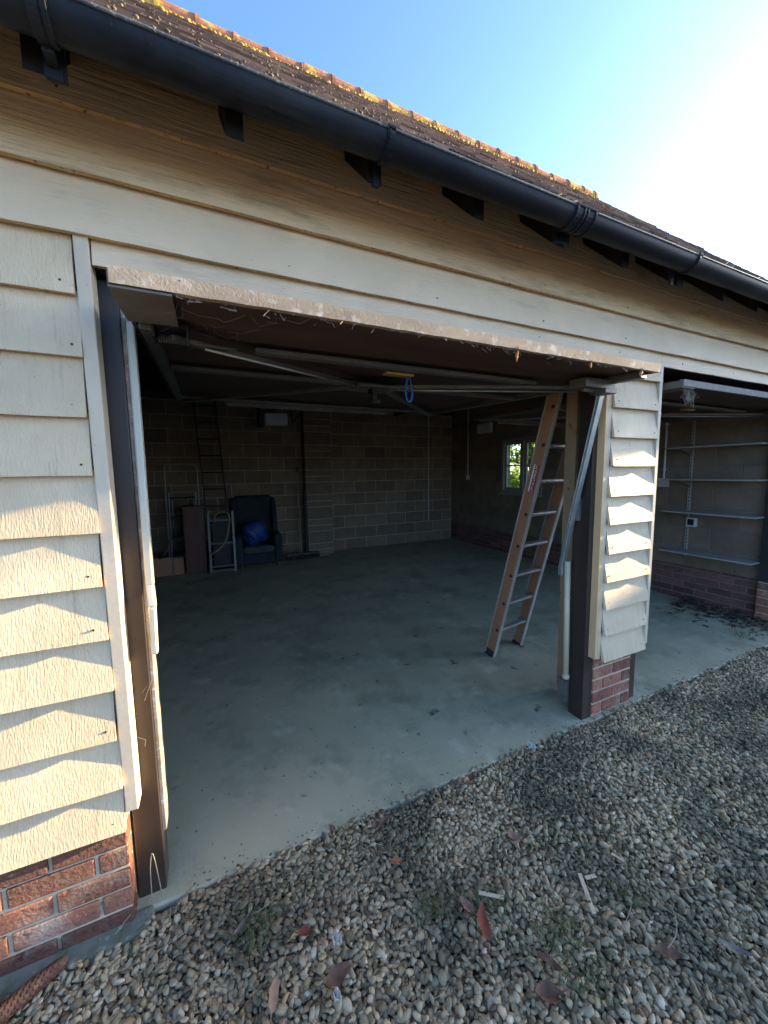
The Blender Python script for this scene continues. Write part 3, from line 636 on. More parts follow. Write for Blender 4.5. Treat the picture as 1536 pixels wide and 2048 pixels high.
# hanging strap on the door handle
mb = MB(); P0 = T1(1.055,.475,-.03); rr = random.Random(2); k = 22; v = []
for i in range(k+1):
    t = i/k; a = PI*2*t; x = .027*math.sin(a)*(.4+.6*math.sin(PI*t)); z = -.060*(1-math.cos(a))
    for s_ in (-.5,.5): v.append((P0.x+x+s_*.020, P0.y+s_*.022+.008*math.sin(a), P0.z+z))
mb.add(v, [(2*i,2*i+1,2*i+3,2*i+2) for i in range(k)])
o = mb.build('strap', m_strap, smooth=True); tag(o, 'blue webbing loop hanging from the brass handle of the open garage door', 'strap')
sm = o.modifiers.new('t','SOLIDIFY'); sm.thickness = .003

# ------------------------------------------------------------------ ladder under the door
def ladder():
    t = thing('ladder', (2.18,.9,0), 'brown ladder with metal rungs and red sticker leaning inside the doorway', 'ladder')
    dl = Vector((0,-.285,1)).normalized()
    FL = Vector((2.005,.885,.012)); FR = Vector((2.372,.945,.012)); ax = (FR-FL).normalized(); nr = ax.cross(dl).normalized()
    if nr.y < 0: nr = -nr
    Ln = 2.36
    for F0, sgn in ((FL,1),(FR,-1)):
        mb = MB(); a = F0; b = F0+dl*Ln
        mb.bar(a+ax*sgn*.004, b+ax*sgn*.004, .006, .076, nr)
        st = mb.build('stile', m_stile, t)
        # channel flanges and the raised centre web
        mb = MB(); mb.bar(a-nr*.042+ax*sgn*.012, b-nr*.042+ax*sgn*.012, .030, .009, nr); mb.bar(a+nr*.042+ax*sgn*.012, b+nr*.042+ax*sgn*.012, .030, .009, nr)
        mb.build('flange', m_stedge, st, bevel=.001)
        mb = MB(); mb.bar(a-ax*sgn*.0005, b-ax*sgn*.0005, .003, .020, nr); mb.bar(a+ax*sgn*.0085, b+ax*sgn*.0085, .003, .022, nr); mb.build('web', m_stile, st)
        mb = MB(); mb.bar(a-dl*.012-ax*sgn*.0015, a+dl*.045-ax*sgn*.0015, .002, .07, nr); mb.bar(a-dl*.014+ax*sgn*.01, a-dl*.002+ax*sgn*.01, .036, .085, nr); mb.build('foot', m_rubber, st, bevel=.002)
        if sgn == 1:
            c = a+dl*1.485 - nr*.012 - ax*.0030; hd = .094; hw = .0155
            mb = MB(); mb.bar(c-dl*hd, c+dl*hd, .002, hw*2, nr); mb.build('sticker', m_red, st)
            mb = MB(); mb.bar(c-dl*hd+nr*.021, c+dl*hd+nr*.021, .0018, .010, nr); mb.build('sticker_border', m_lett, st)
            cu_ = bpy.data.curves.new('lettering','FONT'); cu_.body = 'LIM ALUMINIUM'; cu_.size = .0255; cu_.align_x = 'CENTER'; cu_.align_y = 'CENTER'; cu_.extrude = .0003
            to = bpy.data.objects.new('lettering', cu_); C.objects.link(to)
            Mx = Matrix.Identity(4); X = dl; Z = -ax; Y = Z.cross(X)
            for i in range(3): Mx[i][0] = X[i]; Mx[i][1] = Y[i]; Mx[i][2] = Z[i]
            loc = c - ax*.0016
            bpy.context.view_layer.update()
            me = bpy.data.meshes.new_from_object(to); bpy.data.objects.remove(to)
            me.transform(Mx); me.transform(Matrix.Translation(loc-Vector(BASE[t.name]))); me.materials.append(m_lett)
            lo = bpy.data.objects.new('lettering', me); C.objects.link(lo); lo.parent = st; BASE[lo.name] = BASE[t.name]
    for i in range(9):
        z = .245*(i+1)+.0
        a = FL+dl*z+ax*.001-nr*.016; b = FR+dl*z-ax*.001-nr*.016
        mb = MB(); cs = []; k = 12
        for p in (a,b):
            for j in range(k):
                q = 2*PI*j/k; yy = .021*math.cos(q); zz = .019*math.sin(q)
                if zz > .011: zz = .011
                cs.append(p + nr*yy + dl*zz)
        mb.add(cs, [tuple(range(k))[::-1], tuple(range(k,2*k))]+[(j,(j+1)%k,k+(j+1)%k,k+j) for j in range(k)])
        rg = mb.build('rung', m_rung, t, bevel=.001)
        mb = MB(); mb.tube([a-ax*.005, a-ax*.001], .0125, 10); mb.build('rung_end', m_rubber, rg)
ladder()

# ------------------------------------------------------------------ things against the back wall
def old_ladder():
    t = thing('ladder', (.15,5.1,0), 'dark tall ladder leaning against the block back wall', 'ladder')
    a0, a1 = Vector((.0,4.98,.01)), Vector((-.13,5.51,2.74)); b0, b1 = Vector((.31,4.98,.01)), Vector((.185,5.51,2.74))
    for a,b in ((a0,a1),(b0,b1)): mb = MB(); mb.bar(a,b,.022,.06,(0,1,0)); mb.build('stile', m_dark, t)
    for i in range(10):
        q = (i+.7)/10.2; mb = MB(); mb.tube([a0.lerp(a1,q), b0.lerp(b1,q)], .012, 8); mb.build('rung', m_dark, t)
old_ladder()
def rounded_loop(x0, x1, z0, z1, y0, y1, r=.05, k=5):
    pts = [(x0,y0,z0)]; Y = lambda z: y0+(y1-y0)*(z-z0)/(z1-z0)
    for j in range(k+1): t = PI-PI/2*j/k; z = z1-r+r*math.sin(t); pts.append((x0+r+r*math.cos(t), Y(z), z))
    for j in range(k+1): t = PI/2-PI/2*j/k; z = z1-r+r*math.sin(t); pts.append((x1-r+r*math.cos(t), Y(z), z))
    pts.append((x1,y0,z0)); return pts
def step_ladder():
    t = thing('step_ladder', (-.35,5.0,0), 'silver step ladder with tall hoop rail behind the brown cabinet', 'step ladder')
    mb = MB(); mb.tube(rounded_loop(-.575,-.135,.02,1.66,4.98,5.12,.07), .0125, 10); mb.build('hoop_rail', m_stepal, t, smooth=True)
    mb = MB(); mb.tube(rounded_loop(-.535,-.175,.02,1.24,4.94,5.08,.03), .011, 8); mb.build('front_frame', m_stepal, t, smooth=True)
    mb = MB(); mb.tube([(-.52,5.45,.02),(-.50,5.12,1.2)], .011, 8); mb.tube([(-.19,5.45,.02),(-.21,5.12,1.2)], .011, 8); mb.build('rear_frame', m_stepal, t, smooth=True)
    for z in (.28,.57,.86,1.16):
        mb = MB(); y = 4.94+.14*z/1.24; mb.box(-.525,-.185,y-.04,y+.10,z-.02,z+.005); mb.build('tread', m_dark, t, bevel=.004)
step_ladder()
mb = MB(); mb.box(-.362,-.072,4.905,5.22,.0,1.0); c = mb.build('cabinet', m_mahog, bevel=.004); BASEc = BASE[c.name]
tag(c, 'narrow brown wooden cabinet standing between cardboard box and hand trolley', 'cabinet')
mb = MB(); mb.box(-.372,-.062,4.893,5.23,1.0,1.028); mb.build('cabinet_top', m_mahog, c, bevel=.004)
mb = MB(); mb.box(-.350,-.085,4.897,4.904,.03,.985); dr = mb.build('cabinet_door', m_mahog, c, bevel=.003); mb = MB(); mb.blob((-.11,4.888,.55), .014, 1, 2, amp=.0); mb.build('knob', m_dark, dr, smooth=True)
# open cardboard box with cables in it
b = MB(); x0,x1,y0,y1,h = -.78,-.388,4.96,5.30,.275; th = .006
b.box(x0,x1,y0,y0+th,0,h); b.box(x0,x1,y1-th,y1,0,h); b.box(x0,x0+th,y0+th,y1-th,0,h); b.box(x1-th,x1,y0+th,y1-th,0,h); b.box(x0+th,x1-th,y0+th,y1-th,.002,.01)
tag(b.build('cardboard_box', m_carton), 'open tan cardboard box on the floor beside the brown cabinet', 'box')
mb = MB(); rr = random.Random(9); pts = []
for i in range(60): a = i*.55; q = .11+.03*rr.random(); pts.append((-.58+q*math.cos(a)*1.2, 5.12+q*math.sin(a)*.9, .19+.0018*i+.02*rr.random()))
pts += [(-.50,5.0,.36),(-.43,4.97,.39),(-.40,4.99,.40)]
mb.tube(pts, .008, 6); tag(mb.build('cable', m_rubber, smooth=True), 'black coiled cable heaped in the open cardboard box', 'cable')
mb = MB(); mb.tube([(-.70,4.95,.26),(-.64,4.93,.33),(-.585,4.95,.41),(-.575,5.0,.50),(-.60,5.05,.56)], .010, 8)
tag(mb.build('hose', m_steel, smooth=True), 'short grey hose curling out of the cardboard box', 'hose')
def trolley():
    t = thing('hand_trolley', (.16,4.8,0), 'grey metal hand trolley standing between cabinet and armchair', 'trolley')
    for x in (-.02,.325):
        mb = MB(); mb.bar((x,4.76,.0),(x,4.86,.94), .034,.020,(0,1,0)); mb.build('upright', m_steel, t, bevel=.003)
    for z in (.10,.45,.80):
        mb = MB(); mb.bar((-.005,4.765+.1*z,z),(.31,4.765+.1*z,z), .015,.03); mb.build('crossbar', m_steel, t, bevel=.002)
    mb = MB(); mb.box(.0,.305,4.60+.12,4.78,.02,.06); mb.build('toe_plate', m_steel, t, bevel=.002)
    for x in (-.05,.335):
        mb = MB(); mb.tube([(x,4.90,.1),(x+.03,4.90,.1)], .095, 18); wh = mb.build('wheel', m_rubber, t); mb = MB(); mb.tube([(x-.004,4.90,.1),(x+.034,4.90,.1)], .045, 14); mb.build('rim', m_steel, wh)
    mb = MB(); mb.box(.03,.28,4.89,4.96,.08,.86); mb.build('backboard', m_dark, t, bevel=.004)
trolley()
mb = MB(); rr = random.Random(4)
pts = [(.06,4.78,.80),(.08,4.75,.885),(.15,4.72,.935),(.24,4.70,.92),(.275,4.70,.84),(.25,4.69,.66),(.21,4.68,.52),(.14,4.67,.42),(.05,4.67,.345),(-.02,4.69,.315)]
def smoothp(pts, k=5):
    P = [Vector(p) for p in pts]; out = []
    for i in range(len(P)-1):
        p0 = P[max(i-1,0)]; p1 = P[i]; p2 = P[i+1]; p3 = P[min(i+2,len(P)-1)]
        for j in range(k):
            t = j/k; out.append(.5*((2*p1)+(-p0+p2)*t+(2*p0-5*p1+4*p2-p3)*t*t+(-p0+3*p1-3*p2+p3)*t**3))
    out.append(P[-1]); return out
mb.tube(smoothp(pts), .011, 8); tag(mb.build('hose', m_hose, smooth=True), 'yellowish hose looped over the top of the hand trolley', 'hose')
def armchair():
    t = thing('armchair', (.69,5.1,0), 'dark upholstered wing armchair against the back wall with blue bag on its seat', 'armchair')
    mb = MB(); mb.box(.40,.99,4.83,5.40,.06,.24); mb.build('base', m_cloth, t, bevel=.02)
    mb = MB(); mb.box(.45,.94,4.80,5.28,.235,.345); mb.build('seat_cushion', m_clothl, t, bevel=.05, seg=4)
    v = MB(); v.prism([(5.22,.22),(5.40,.22),(5.50,1.12),(5.40,1.14),(5.34,1.10)], 0, .40, .98); v.build('backrest', m_cloth, t, bevel=.04, seg=4)
    for x0,x1 in ((.325,.455),(.935,1.065)):
        mb = MB(); mb.prism([(4.80,.06),(5.42,.06),(5.42,.56),(4.84,.52),(4.79,.46)], 0, x0, x1); mb.build('armrest', m_cloth, t, bevel=.045, seg=4)
    for x0,x1 in ((.33,.41),(.97,1.05)):
        mb = MB(); mb.prism([(5.14,.50),(5.45,.50),(5.49,1.10),(5.32,1.08),(5.16,.86)], 0, x0, x1); mb.build('wing', m_cloth, t, bevel=.03, seg=3)
    for x,y in ((.42,4.86),(.97,4.86),(.42,5.38),(.97,5.38)):
        mb = MB(); mb.tube([(x,y,0),(x,y,.065)], [.018,.026], 8); mb.build('leg', m_mahog, t)
armchair()
mb = MB(); mb.blob((.66,4.98,.53), .185, 12, 4, (.95,.75,1.05), .32, 3.3); tag(mb.build('plastic_bag', m_bag, smooth=True), 'crumpled blue plastic bag lying on the dark armchair', 'bag')
def broom():
    t = thing('broom', (1.45,5.1,0), 'wide floor broom leaning against the pillar beside the armchair', 'broom')
    mb = MB(); mb.tube([(1.425,5.10,.10),(1.49,5.47,1.56)], .012, 8); mb.build('handle', m_wood, t, smooth=True)
    mb = MB(); mb.tube([(1.4877,5.457,1.51),(1.492,5.482,1.60)], .015, 8); mb.build('grip', m_rubber, t)
    mb = MB(); mb.box(1.17,1.75,5.075,5.135,.075,.11); mb.build('head', m_mahog, t, bevel=.008)
    mb = MB(); rr = random.Random(1)
    for i in range(70):
        x = 1.175+.0083*i
        for j in range(3): y = 5.085+.02*j; mb.tube([(x,y,.078),(x+rr.gauss(0,.006),y+rr.gauss(-.004,.006),.004)], [.004,.006], 4)
    mb.build('bristles', m_rubber, t)
broom()
mb = MB(); mb.bar((1.562,5.20,.0),(1.578,5.315,1.18), .05,.018,(0,1,0)); tag(mb.build('wood_plank', m_blackin, base=(1.56,5.2,0), bevel=.002), 'dark narrow plank leaning on the corner of the wall pillar', 'plank')
mb = MB(); mb.tube([(1.60,5.18,.012),(1.93,5.14,.012)], .012, 6); tag(mb.build('wood_stick', m_wood, smooth=True), 'thin wooden stick lying on the floor behind the broom head', 'stick')
# grey box on black bracket arms
t = thing('junction_box', (1.08,5.5,2.4), 'grey plastic box hung high on the back wall from black angled arms', 'box')
mb = MB(); mb.box(.915,1.285,5.12,5.28,2.305,2.50); mb.build('housing', m_grey, t, bevel=.02, seg=3)
mb = MB(); mb.box(.83,.912,5.15,5.45,2.28,2.55); mb.tube([(.86,5.4,2.55),(.86,5.5,2.80)], .018, 8); mb.build('side_box', m_dark, t, bevel=.02)
mb = MB(); mb.bar((.98,5.26,2.51),(1.36,5.35,2.73), .03,.03); mb.bar((1.36,5.35,2.74),(1.40,5.30,2.37), .022,.022,(0,1,0)); mb.bar((1.40,5.30,2.37),(1.66,5.30,2.68), .026,.026); mb.box(1.30,1.44,5.26,5.53,2.70,2.80); mb.build('bracket', m_dark, t)
# row of hooks along the top of the back wall
def hook(x, y, lab):
    mb = MB(); z = 2.70
    mb.box(x-.012,x+.012,y-.004,y+.002,z-.03,z+.05)
    mb.tube(smoothp([(x,y-.004,z+.02),(x,y-.03,z),(x,y-.05,z-.03),(x,y-.035,z-.055),(x+.0,y-.085,z-.045),(x,y-.09,z-.02)]), .006, 6)
    return tag(mb.build('wall_hook', m_rail, base=(x,y,z)), lab, 'hook', 'hooks along the top of the back wall')
for x, y, lab in ((.345,YB-.01,'first metal hook from the dark leaning ladder on the back wall'),(.60,YB-.01,'metal hook between the leaning ladder and the grey box'),(.97,YB-.01,'metal hook right above the grey box, holding a white roll'),
                  (1.74,YB-.225,'metal hook on the near edge of the wall pillar, white scrap on it'),(2.06,YB-.225,'metal hook on the far edge of the wall pillar'),(2.44,YB-.01,'bare metal hook just beyond the wall pillar')): hook(x,y,lab)
mb = MB(); mb.tube([(.94,YB-.12,2.665),(1.00,YB-.12,2.665)], .042, 16); tag(mb.build('tape_roll', m_white, smooth=False, bevel=.003), 'white tape roll hanging on a hook above the grey box', 'tape roll')
mb = MB(); mb.box(1.75,1.83,YB-.30,YB-.27,2.645,2.672); tag(mb.build('white_tag', m_white, bevel=.004), 'small white tag hanging from the pillar hook', 'tag')
# conduits, sockets and lamp
def conduit(p, q, lab, r=.011):
    mb = MB(); mb.tube([p,q], r, 8)
    for k in (.15,.85): c = Vector(p).lerp(Vector(q),k); mb.box(c.x-.014,c.x+.014,c.y-.014,c.y+.014,c.z-.008,c.z+.008)
    return tag(mb.build('conduit', m_white), lab, 'conduit', 'wiring conduits on the block walls')
conduit((XR-.016,4.95,1.40),(XR-.016,4.95,2.75), 'white vertical conduit between small window and back corner')
conduit((4.30,YB-.016,.46),(4.30,YB-.016,2.70), 'thin pale conduit on the back wall close to its far corner', .008)
conduit((XR-.016,1.235,1.37),(XR-.016,1.235,2.12), 'white conduit running down beside the wall shelves')
def socket(y, z, wd, ht, lab, dark=False):
    mb = MB(); mb.box(XR-.034,XR-.002,y-wd/2,y+wd/2,z-ht/2,z+ht/2); s_ = mb.build('wall_socket', m_white, bevel=.005); tag(s_, lab, 'socket', 'sockets on the side wall')
    mb = MB()
    if dark: mb.box(XR-.042,XR-.036,y-wd*.30,y+wd*.30,z-ht*.34,z+ht*.34)
    else: mb.box(XR-.040,XR-.036,y-wd*.12,y+wd*.12,z-ht*.18,z+ht*.18)
    mb.build('faceplate' if dark else 'switch', m_dark if dark else m_white, s_, bevel=.002)
socket(4.95,1.36,.10,.09,'white switch box at the foot of the conduit near the window')
socket(1.235,1.33,.12,.10,'white double socket at the foot of the conduit by the shelves')
socket(.92,.895,.10,.10,'white plate with dark middle between the two lower shelves', True)
t = thing('wall_lamp', (XR,4.4,2.2), 'white rectangular lamp box high on the side wall above the window', 'lamp')
mb = MB(); mb.box(XR-.10,XR-.01,4.20,4.58,2.215,2.40); mb.build('lamp_housing', m_white, t, bevel=.02, seg=3)
mb = MB(); mb.box(XR-.08,XR-.01,4.585,4.86,2.25,2.43); mb.build('side_bracket', m_brickin, t, bevel=.01)
# wall shelves in the far bay
t = thing('wall_shelving', (XR,.7,.5), 'white four-tier wall shelves on slotted uprights in the far bay', 'shelves')
for y in (.965,):
    mb = MB(); mb.box(XR-.014,XR-.002,y-.014,y+.014,.50,2.02)
    for k in range(38): mb.box(XR-.0155,XR-.0142,y-.004,y+.004,.53+.039*k,.555+.039*k,1)
    mb.build('upright', [m_shelf, m_dark], t)
for z in (1.715,1.37,1.015,.57):
    mb = MB(); mb.box(XR-.25,XR-.02,.295,1.12,z-.007,z+.007); sh = mb.build('shelf', m_shelf, t, bevel=.002)
    mb = MB()
    for y in (.965,): mb.prism([(XR-.016,z-.010),(XR-.22,z-.010),(XR-.22,z-.022),(XR-.05,z-.06),(XR-.016,z-.09)], 1, y-.006, y+.006)
    mb.build('shelf_bracket', m_mortd, sh)
# leaf litter in the far corner
mb = MB(); rr = random.Random(31)
for i in range(420):
    x = 4.86-abs(rr.gauss(0,.22)); y = rr.uniform(.05,.95)-.1*(4.9-x); z = rr.uniform(.003,.05)*max(.15,(1-(4.9-x)/.5)); a = rr.uniform(0,6); l = rr.uniform(.015,.04)
    if x < 3.9: continue
    d = Vector((math.cos(a)*l,math.sin(a)*l,rr.uniform(-.01,.01))); e = Vector((-d.y,d.x,0))*.5
    c = Vector((x,y,z)); mb.rnd = rr.random()*.95; mb.add([c-d,c+e+Vector((0,0,.006)),c+d,c-e], [(0,1,2,3)])
tag(mb.build('leaf_litter', m_litter, base=(4.7,.5,0), fix=False), kind='stuff')

# ------------------------------------------------------------------ litter on the gravel
def leafmat(name, c1, c2): return M(name, c1, c2, 40, .85, spec=.15, spots=(c1[0]*.4,c1[1]*.4,c1[2]*.4), sscale=90, sth=(.66,.72), bump=.3, bscale=150, bdist=.001)
LM = {'red': leafmat('red_leaf',(.23,.065,.04),(.15,.045,.03)), 'brown': leafmat('brown_leaf',(.19,.105,.065),(.13,.07,.045)), 'tan': leafmat('tan_leaf',(.36,.23,.14),(.28,.17,.10)),
      'pink': leafmat('pinkish_leaf',(.32,.19,.13),(.23,.13,.09)), 'grey': leafmat('grey_leaf',(.26,.21,.16),(.18,.145,.11)), 'orange': leafmat('orange_leaf',(.40,.16,.06),(.30,.11,.05)), 'yellow': leafmat('yellow_leaf',(.50,.33,.13),(.40,.25,.1)), 'green': leafmat('green_leaf',(.07,.15,.06),(.05,.10,.04))}
def leaf(x, y, ang, L_, W_, kind, lab, z=.022, curl=.25, fold=.35, tilt=(0,0), group='fallen leaves on the gravel', name='leaf'):
    mb = MB(); k = 9; v = []; q = random.Random(int(x*1e4))
    for i in range(k+1):
        t = i/k; wd = W_/2*math.sin(PI*t**.85)**.9; u = (t-.5)*L_
        zc = curl*L_*(2*(t-.5))**2*.35 + .05*L_*math.sin(t*9+x*50)*(.5 if L_>.05 else .3)
        for s_ in (-1,-.5,0,.5,1): v.append(Vector((u, s_*wd*q.uniform(.86,1.1) + .04*L_*math.sin(t*3), zc + abs(s_)*wd*fold + q.uniform(-.0018,.0018))))
    Rm = Matrix.Rotation(ang,3,'Z') @ Matrix.Rotation(tilt[0],3,'X') @ Matrix.Rotation(tilt[1],3,'Y')
    v = [Rm @ p + Vector((x,y,z)) for p in v]
    mb.add(v, [(5*i+j,5*i+j+1,5*i+j+6,5*i+j+5) for i in range(k) for j in range(4)])
    tip = Rm @ Vector((-L_*.5,0,curl*L_*.35)) + Vector((x,y,z)); mb.tube([tip, tip+Rm@Vector((-.25*L_,.03*L_,.0))], .0012, 5)
    o = mb.build(name, LM[kind], base=(x,y,z), smooth=True, fix=False)
    return tag(o, lab, 'leaf', group)
leaf(.735,-.575,R(60),.115,.040,'red','large glossy red leaf in the middle of the gravel',tilt=(.3,0),z=.032)
leaf(.268,-.492,R(10),.085,.048,'brown','flat brown oval leaf with pale freckles on the gravel')
leaf(.09,-.45,R(68),.085,.030,'tan','pale tan leaf nearest the bottom edge by the pine cone side',tilt=(.5,0))
leaf(.722,-.505,R(100),.065,.032,'pink','pinkish crumpled leaf just above the large red leaf')
leaf(.205,-.342,R(-20),.045,.032,'red','small dark red leaf beside a tan sliver near the white tag')
leaf(.178,-.336,R(15),.045,.016,'yellow','narrow tan sliver of leaf touching the small dark red leaf')
leaf(1.041,-.392,R(-60),.065,.034,'pink','dull pink leaf lying by itself towards the brick pier')
leaf(.571,-.273,R(-35),.05,.026,'orange','small orange leaf lying near the slab edge')
leaf(1.195,-.876,R(-42),.070,.042,'brown','purplish brown leaf with long curved stalk')
leaf(1.385,-.960,R(-52),.10,.024,'grey','slim blue-grey leaf at the shaded edge of the gravel')
leaf(.79,-.79,R(-30),.085,.050,'brown','big crumpled brown leaf at the bottom of the gravel',fold=.6,curl=.5)
leaf(.85,-.735,R(-60),.075,.026,'brown','narrow curled brown leaf just above the big crumpled one')
leaf(1.075,-.075,R(40),.045,.026,'red','small pale red leaf lying against the slab edge')
leaf(1.355,-.225,R(-70),.055,.018,'yellow','yellow folded leaf lying near the slab edge',fold=.8)
leaf(2.17,-.035,R(20),.06,.04,'tan','pale tan leaf at the foot of the brick pier')
leaf(.02,-.235,R(40),.08,.016,'grey','thin silvery leaf close to the brick plinth')
leaf(1.47,-.12,R(10),.05,.02,'brown','thin dark brown leaf near the blue scrap')
leaf(1.05,-.10,R(160),.07,.02,'brown','dark curled leaf on the slab edge among dry stems')
leaf(.60,-.10,R(30),.06,.03,'brown','dull brown leaf tucked against the slab, nearest the left doorway post')
def chip(x,y,ang,L_,W_,lab,z=.03):
    mb = MB(); d = Vector((math.cos(ang),math.sin(ang),.02))*L_/2; q = Vector((x,y,z)); mb.bar(q-d, q+d, W_, .004)
    tag(mb.build('wood_splinter', m_pale, bevel=.001), lab, 'splinter', 'pale wood splinters on the gravel')
chip(1.115,-.657,R(58),.125,.014,'long straight pale splinter of wood on the gravel')
chip(1.175,-.628,R(-15),.042,.012,'short pale splinter beside the long straight one')
chip(.812,-.520,R(-38),.085,.012,'tan pointed splinter above the large red leaf')
chip(1.33,-.625,R(-70),.04,.010,'tiny pale splinter further off towards the shade')
def scrap(x,y,m,lab,s_=.028):
    mb = MB(); a = .6; v = []
    for i in range(4):
        for j in range(4): v.append((x+(i-1.5)*s_/3*1.0, y+(j-1.5)*s_/3*1.3, .028+.006*math.sin(i*2.1+j*1.3)))
    mb.add(v, [(4*i+j,4*i+j+1,4*i+j+5,4*i+j+4) for i in range(3) for j in range(3)]); o = mb.build('paper_scrap', m, fix=False); sm = o.modifiers.new('s','SOLIDIFY'); sm.thickness = .001
    tag(o, lab, 'scrap', 'paper scraps on the gravel')
m_paper = M('white_paper', (.42,.38,.31), None, rough=.8)
scrap(.290,-.405,m_paper,'torn white paper scrap right of the small dark red leaf'); scrap(.25,-.530,m_paper,'white paper scrap below the brown oval leaf',.02)
scrap(1.491,-.045,M('pale_blue_paper',(.40,.44,.48),(.46,.49,.5),30,.6),'pale blue paper scrap against the edge of the slab',.036)
# spruce cone
mb = MB(); ax0 = Vector((-.475,-.105,.035)); ax1 = Vector((-.66,-.215,.035)); dv = (ax1-ax0); Lc = dv.length; dv.normalize(); sx = dv.cross(Vector((0,0,1))).normalized(); sz = sx.cross(dv)
mb.tube([ax0+dv*Lc*t for t in (0,.1,.3,.7,.95)], [.006,.012,.017,.017,.008], 8)
for i in range(230):
    t = (i+.5)/230; a = i*2.39996; rad = .020*math.sin(PI*min(1,t*.82+.10))**.55; c = ax0+dv*(Lc*t)
    rd = sx*math.cos(a)+sz*math.sin(a); tg = dv.cross(rd); tip = c+rd*(rad+.003)-dv*.010; b0 = c+rd*(rad*.55)+dv*.012; wd = .0085
    mb.rnd = random.random()
    mb.add([b0-tg*wd*.5, b0+tg*wd*.5, c+rd*rad+tg*wd, tip+tg*wd*.35, tip-tg*wd*.35, c+rd*rad-tg*wd, c+rd*(rad+.0025)], [(0,1,2,6),(0,6,5),(6,2,3),(6,3,4),(6,4,5)])
tag(mb.build('pine_cone', m_cone, fix=False), 'long brown spruce cone lying on the gravel by the plinth', 'cone')
# weeds and dry stems
def weed(x,y,k,h,seed,lab,spread=.05,leafy=0):
    rr = random.Random(seed); mb = MB()
    for i in range(k):
        bx, by = x+rr.gauss(0,spread), y+rr.gauss(0,spread*.7); a = rr.uniform(0,6.28); hh = h*rr.uniform(.5,1); l = hh*rr.uniform(.6,1.6); wd = rr.uniform(.0014,.003); mb.rnd = rr.random()
        v = []
        for j in range(5):
            t = j/4; c = Vector((bx+math.cos(a)*l*t*t, by+math.sin(a)*l*t*t, .006+hh*math.sin(t*2.1)*.9)); e = Vector((-math.sin(a),math.cos(a),0))*wd*(1-t*.85); v += [c-e,c+e]
        mb.add(v, [(2*j,2*j+1,2*j+3,2*j+2) for j in range(4)])
    for i in range(leafy):
        c = Vector((x+rr.gauss(0,spread*1.1),y+rr.gauss(0,spread),.022+rr.random()*.02)); a = rr.uniform(0,6.28); l = rr.uniform(.003,.008); mb.rnd = rr.random()
        d = Vector((math.cos(a)*l,math.sin(a)*l,rr.uniform(-.004,.006))); e = Vector((-d.y,d.x,.002))*.6; mb.add([c-d,c+e,c+d,c-e],[(0,1,2,3)])
    tag(mb.build('weed', m_blade, base=(x,y,0), fix=False), lab, 'weed', 'small weeds in the gravel')
weed(.93,-.69,46,.03,1,'trailing green weed with tiny leaves below the long splinter',.05,150)
weed(.94,-.80,36,.03,11,'green weed patch at the bottom edge of the gravel',.045,70)
weed(.80,-.53,50,.035,2,'thin grassy weed beside the large red leaf',.04)
weed(.62,-.46,60,.035,3,'low grass tuft on the way to the plinth',.05)
weed(1.22,-.70,50,.035,4,'wispy dark weed by the short splinter',.05)
weed(1.40,-.55,44,.03,5,'sparse weed in the shaded gravel',.07)
weed(1.10,-.45,40,.025,6,'faint grass growing above the long splinter',.07)
weed(.05,-.26,60,.03,7,'moss-green weed beside the thin silvery leaf',.05,60)
weed(2.7,-.35,70,.03,8,'scattered weed on the gravel beyond the pier',.14)
weed(4.25,.18,50,.035,10,'green weed at the foot of the far jamb pier',.08,90)
mb = MB(); rr = random.Random(77)
for i in range(150):
    x = rr.uniform(-.5,3.2); y = rr.uniform(-.9,-.05)
    if y < -.55-.35*max(x,-.3) and x < 1.2: continue
    a = rr.uniform(0,6.28); l = rr.uniform(.03,.13); b_ = rr.uniform(-.8,.8); mb.rnd = rr.random()
    mb.tube([(x+l*t*math.cos(a+b_*t), y+l*t*math.sin(a+b_*t), .018+.008*math.sin(PI*t)+rr.uniform(0,.004)) for t in (0,.33,.66,1)], .0009, 4)
tag(mb.build('dry_stems', m_straw, base=(1,-.4,0)), kind='stuff')
def twig(pts, lab, m=None, r=.0016):
    mb = MB(); mb.tube(smoothp(pts), r, 5); tag(mb.build('twig', m or m_straw), lab, 'twig')
twig([(1.20,-.868,.03),(1.26,-.86,.035),(1.32,-.82,.035),(1.33,-.76,.03),(1.32,-.70,.03)], 'long curved dry stalk beside the purplish brown leaf')
twig([(-.255,-.02,.03),(-.25,-.035,.16),(-.238,-.045,.22),(-.226,-.04,.10),(-.224,-.02,.01)], 'bent dry grass stem standing against the foot of the left black post')
# cobwebs and straw bits along the open door and the left post
mb = MB(); rr = random.Random(13)
for i in range(60):
    u = rr.uniform(.1,2.1); v_ = abs(rr.gauss(0,.02)); p = T1(u, v_, -.002); l = rr.uniform(.004,.02)
    mb.tube([p, p+Vector((rr.uniform(-1,1)*l, rr.uniform(-.3,.3)*l, -rr.uniform(.1,1)*l)), p+Vector((rr.uniform(-1.5,1.5)*l, 0, -rr.uniform(.2,1.2)*l))], rr.uniform(.0004,.0011), 4)
for i in range(14):
    u = rr.uniform(.13,.42); p = T1(u, rr.uniform(.03,.3), .0); q = p+Vector((rr.uniform(-.1,.1), rr.uniform(-.06,.06), -rr.uniform(0,.02))); m_ = (p+q)/2+Vector((rr.uniform(-.02,.02),0,-rr.uniform(.005,.02)))
    mb.tube([p,m_,q], .00025, 4)
for i in range(3):
    z = rr.triangular(.15,1.5,.8); p = Vector((rr.uniform(-.28,-.22),.026,z)); mb.tube([p, p+Vector((rr.uniform(-.02,.04),-rr.uniform(.0,.01),rr.uniform(-.05,.05))), p+Vector((rr.uniform(0,.05),-.004,rr.uniform(-.05,.05)))], .00028, 4)
p = T2(.10,.03,-.005)
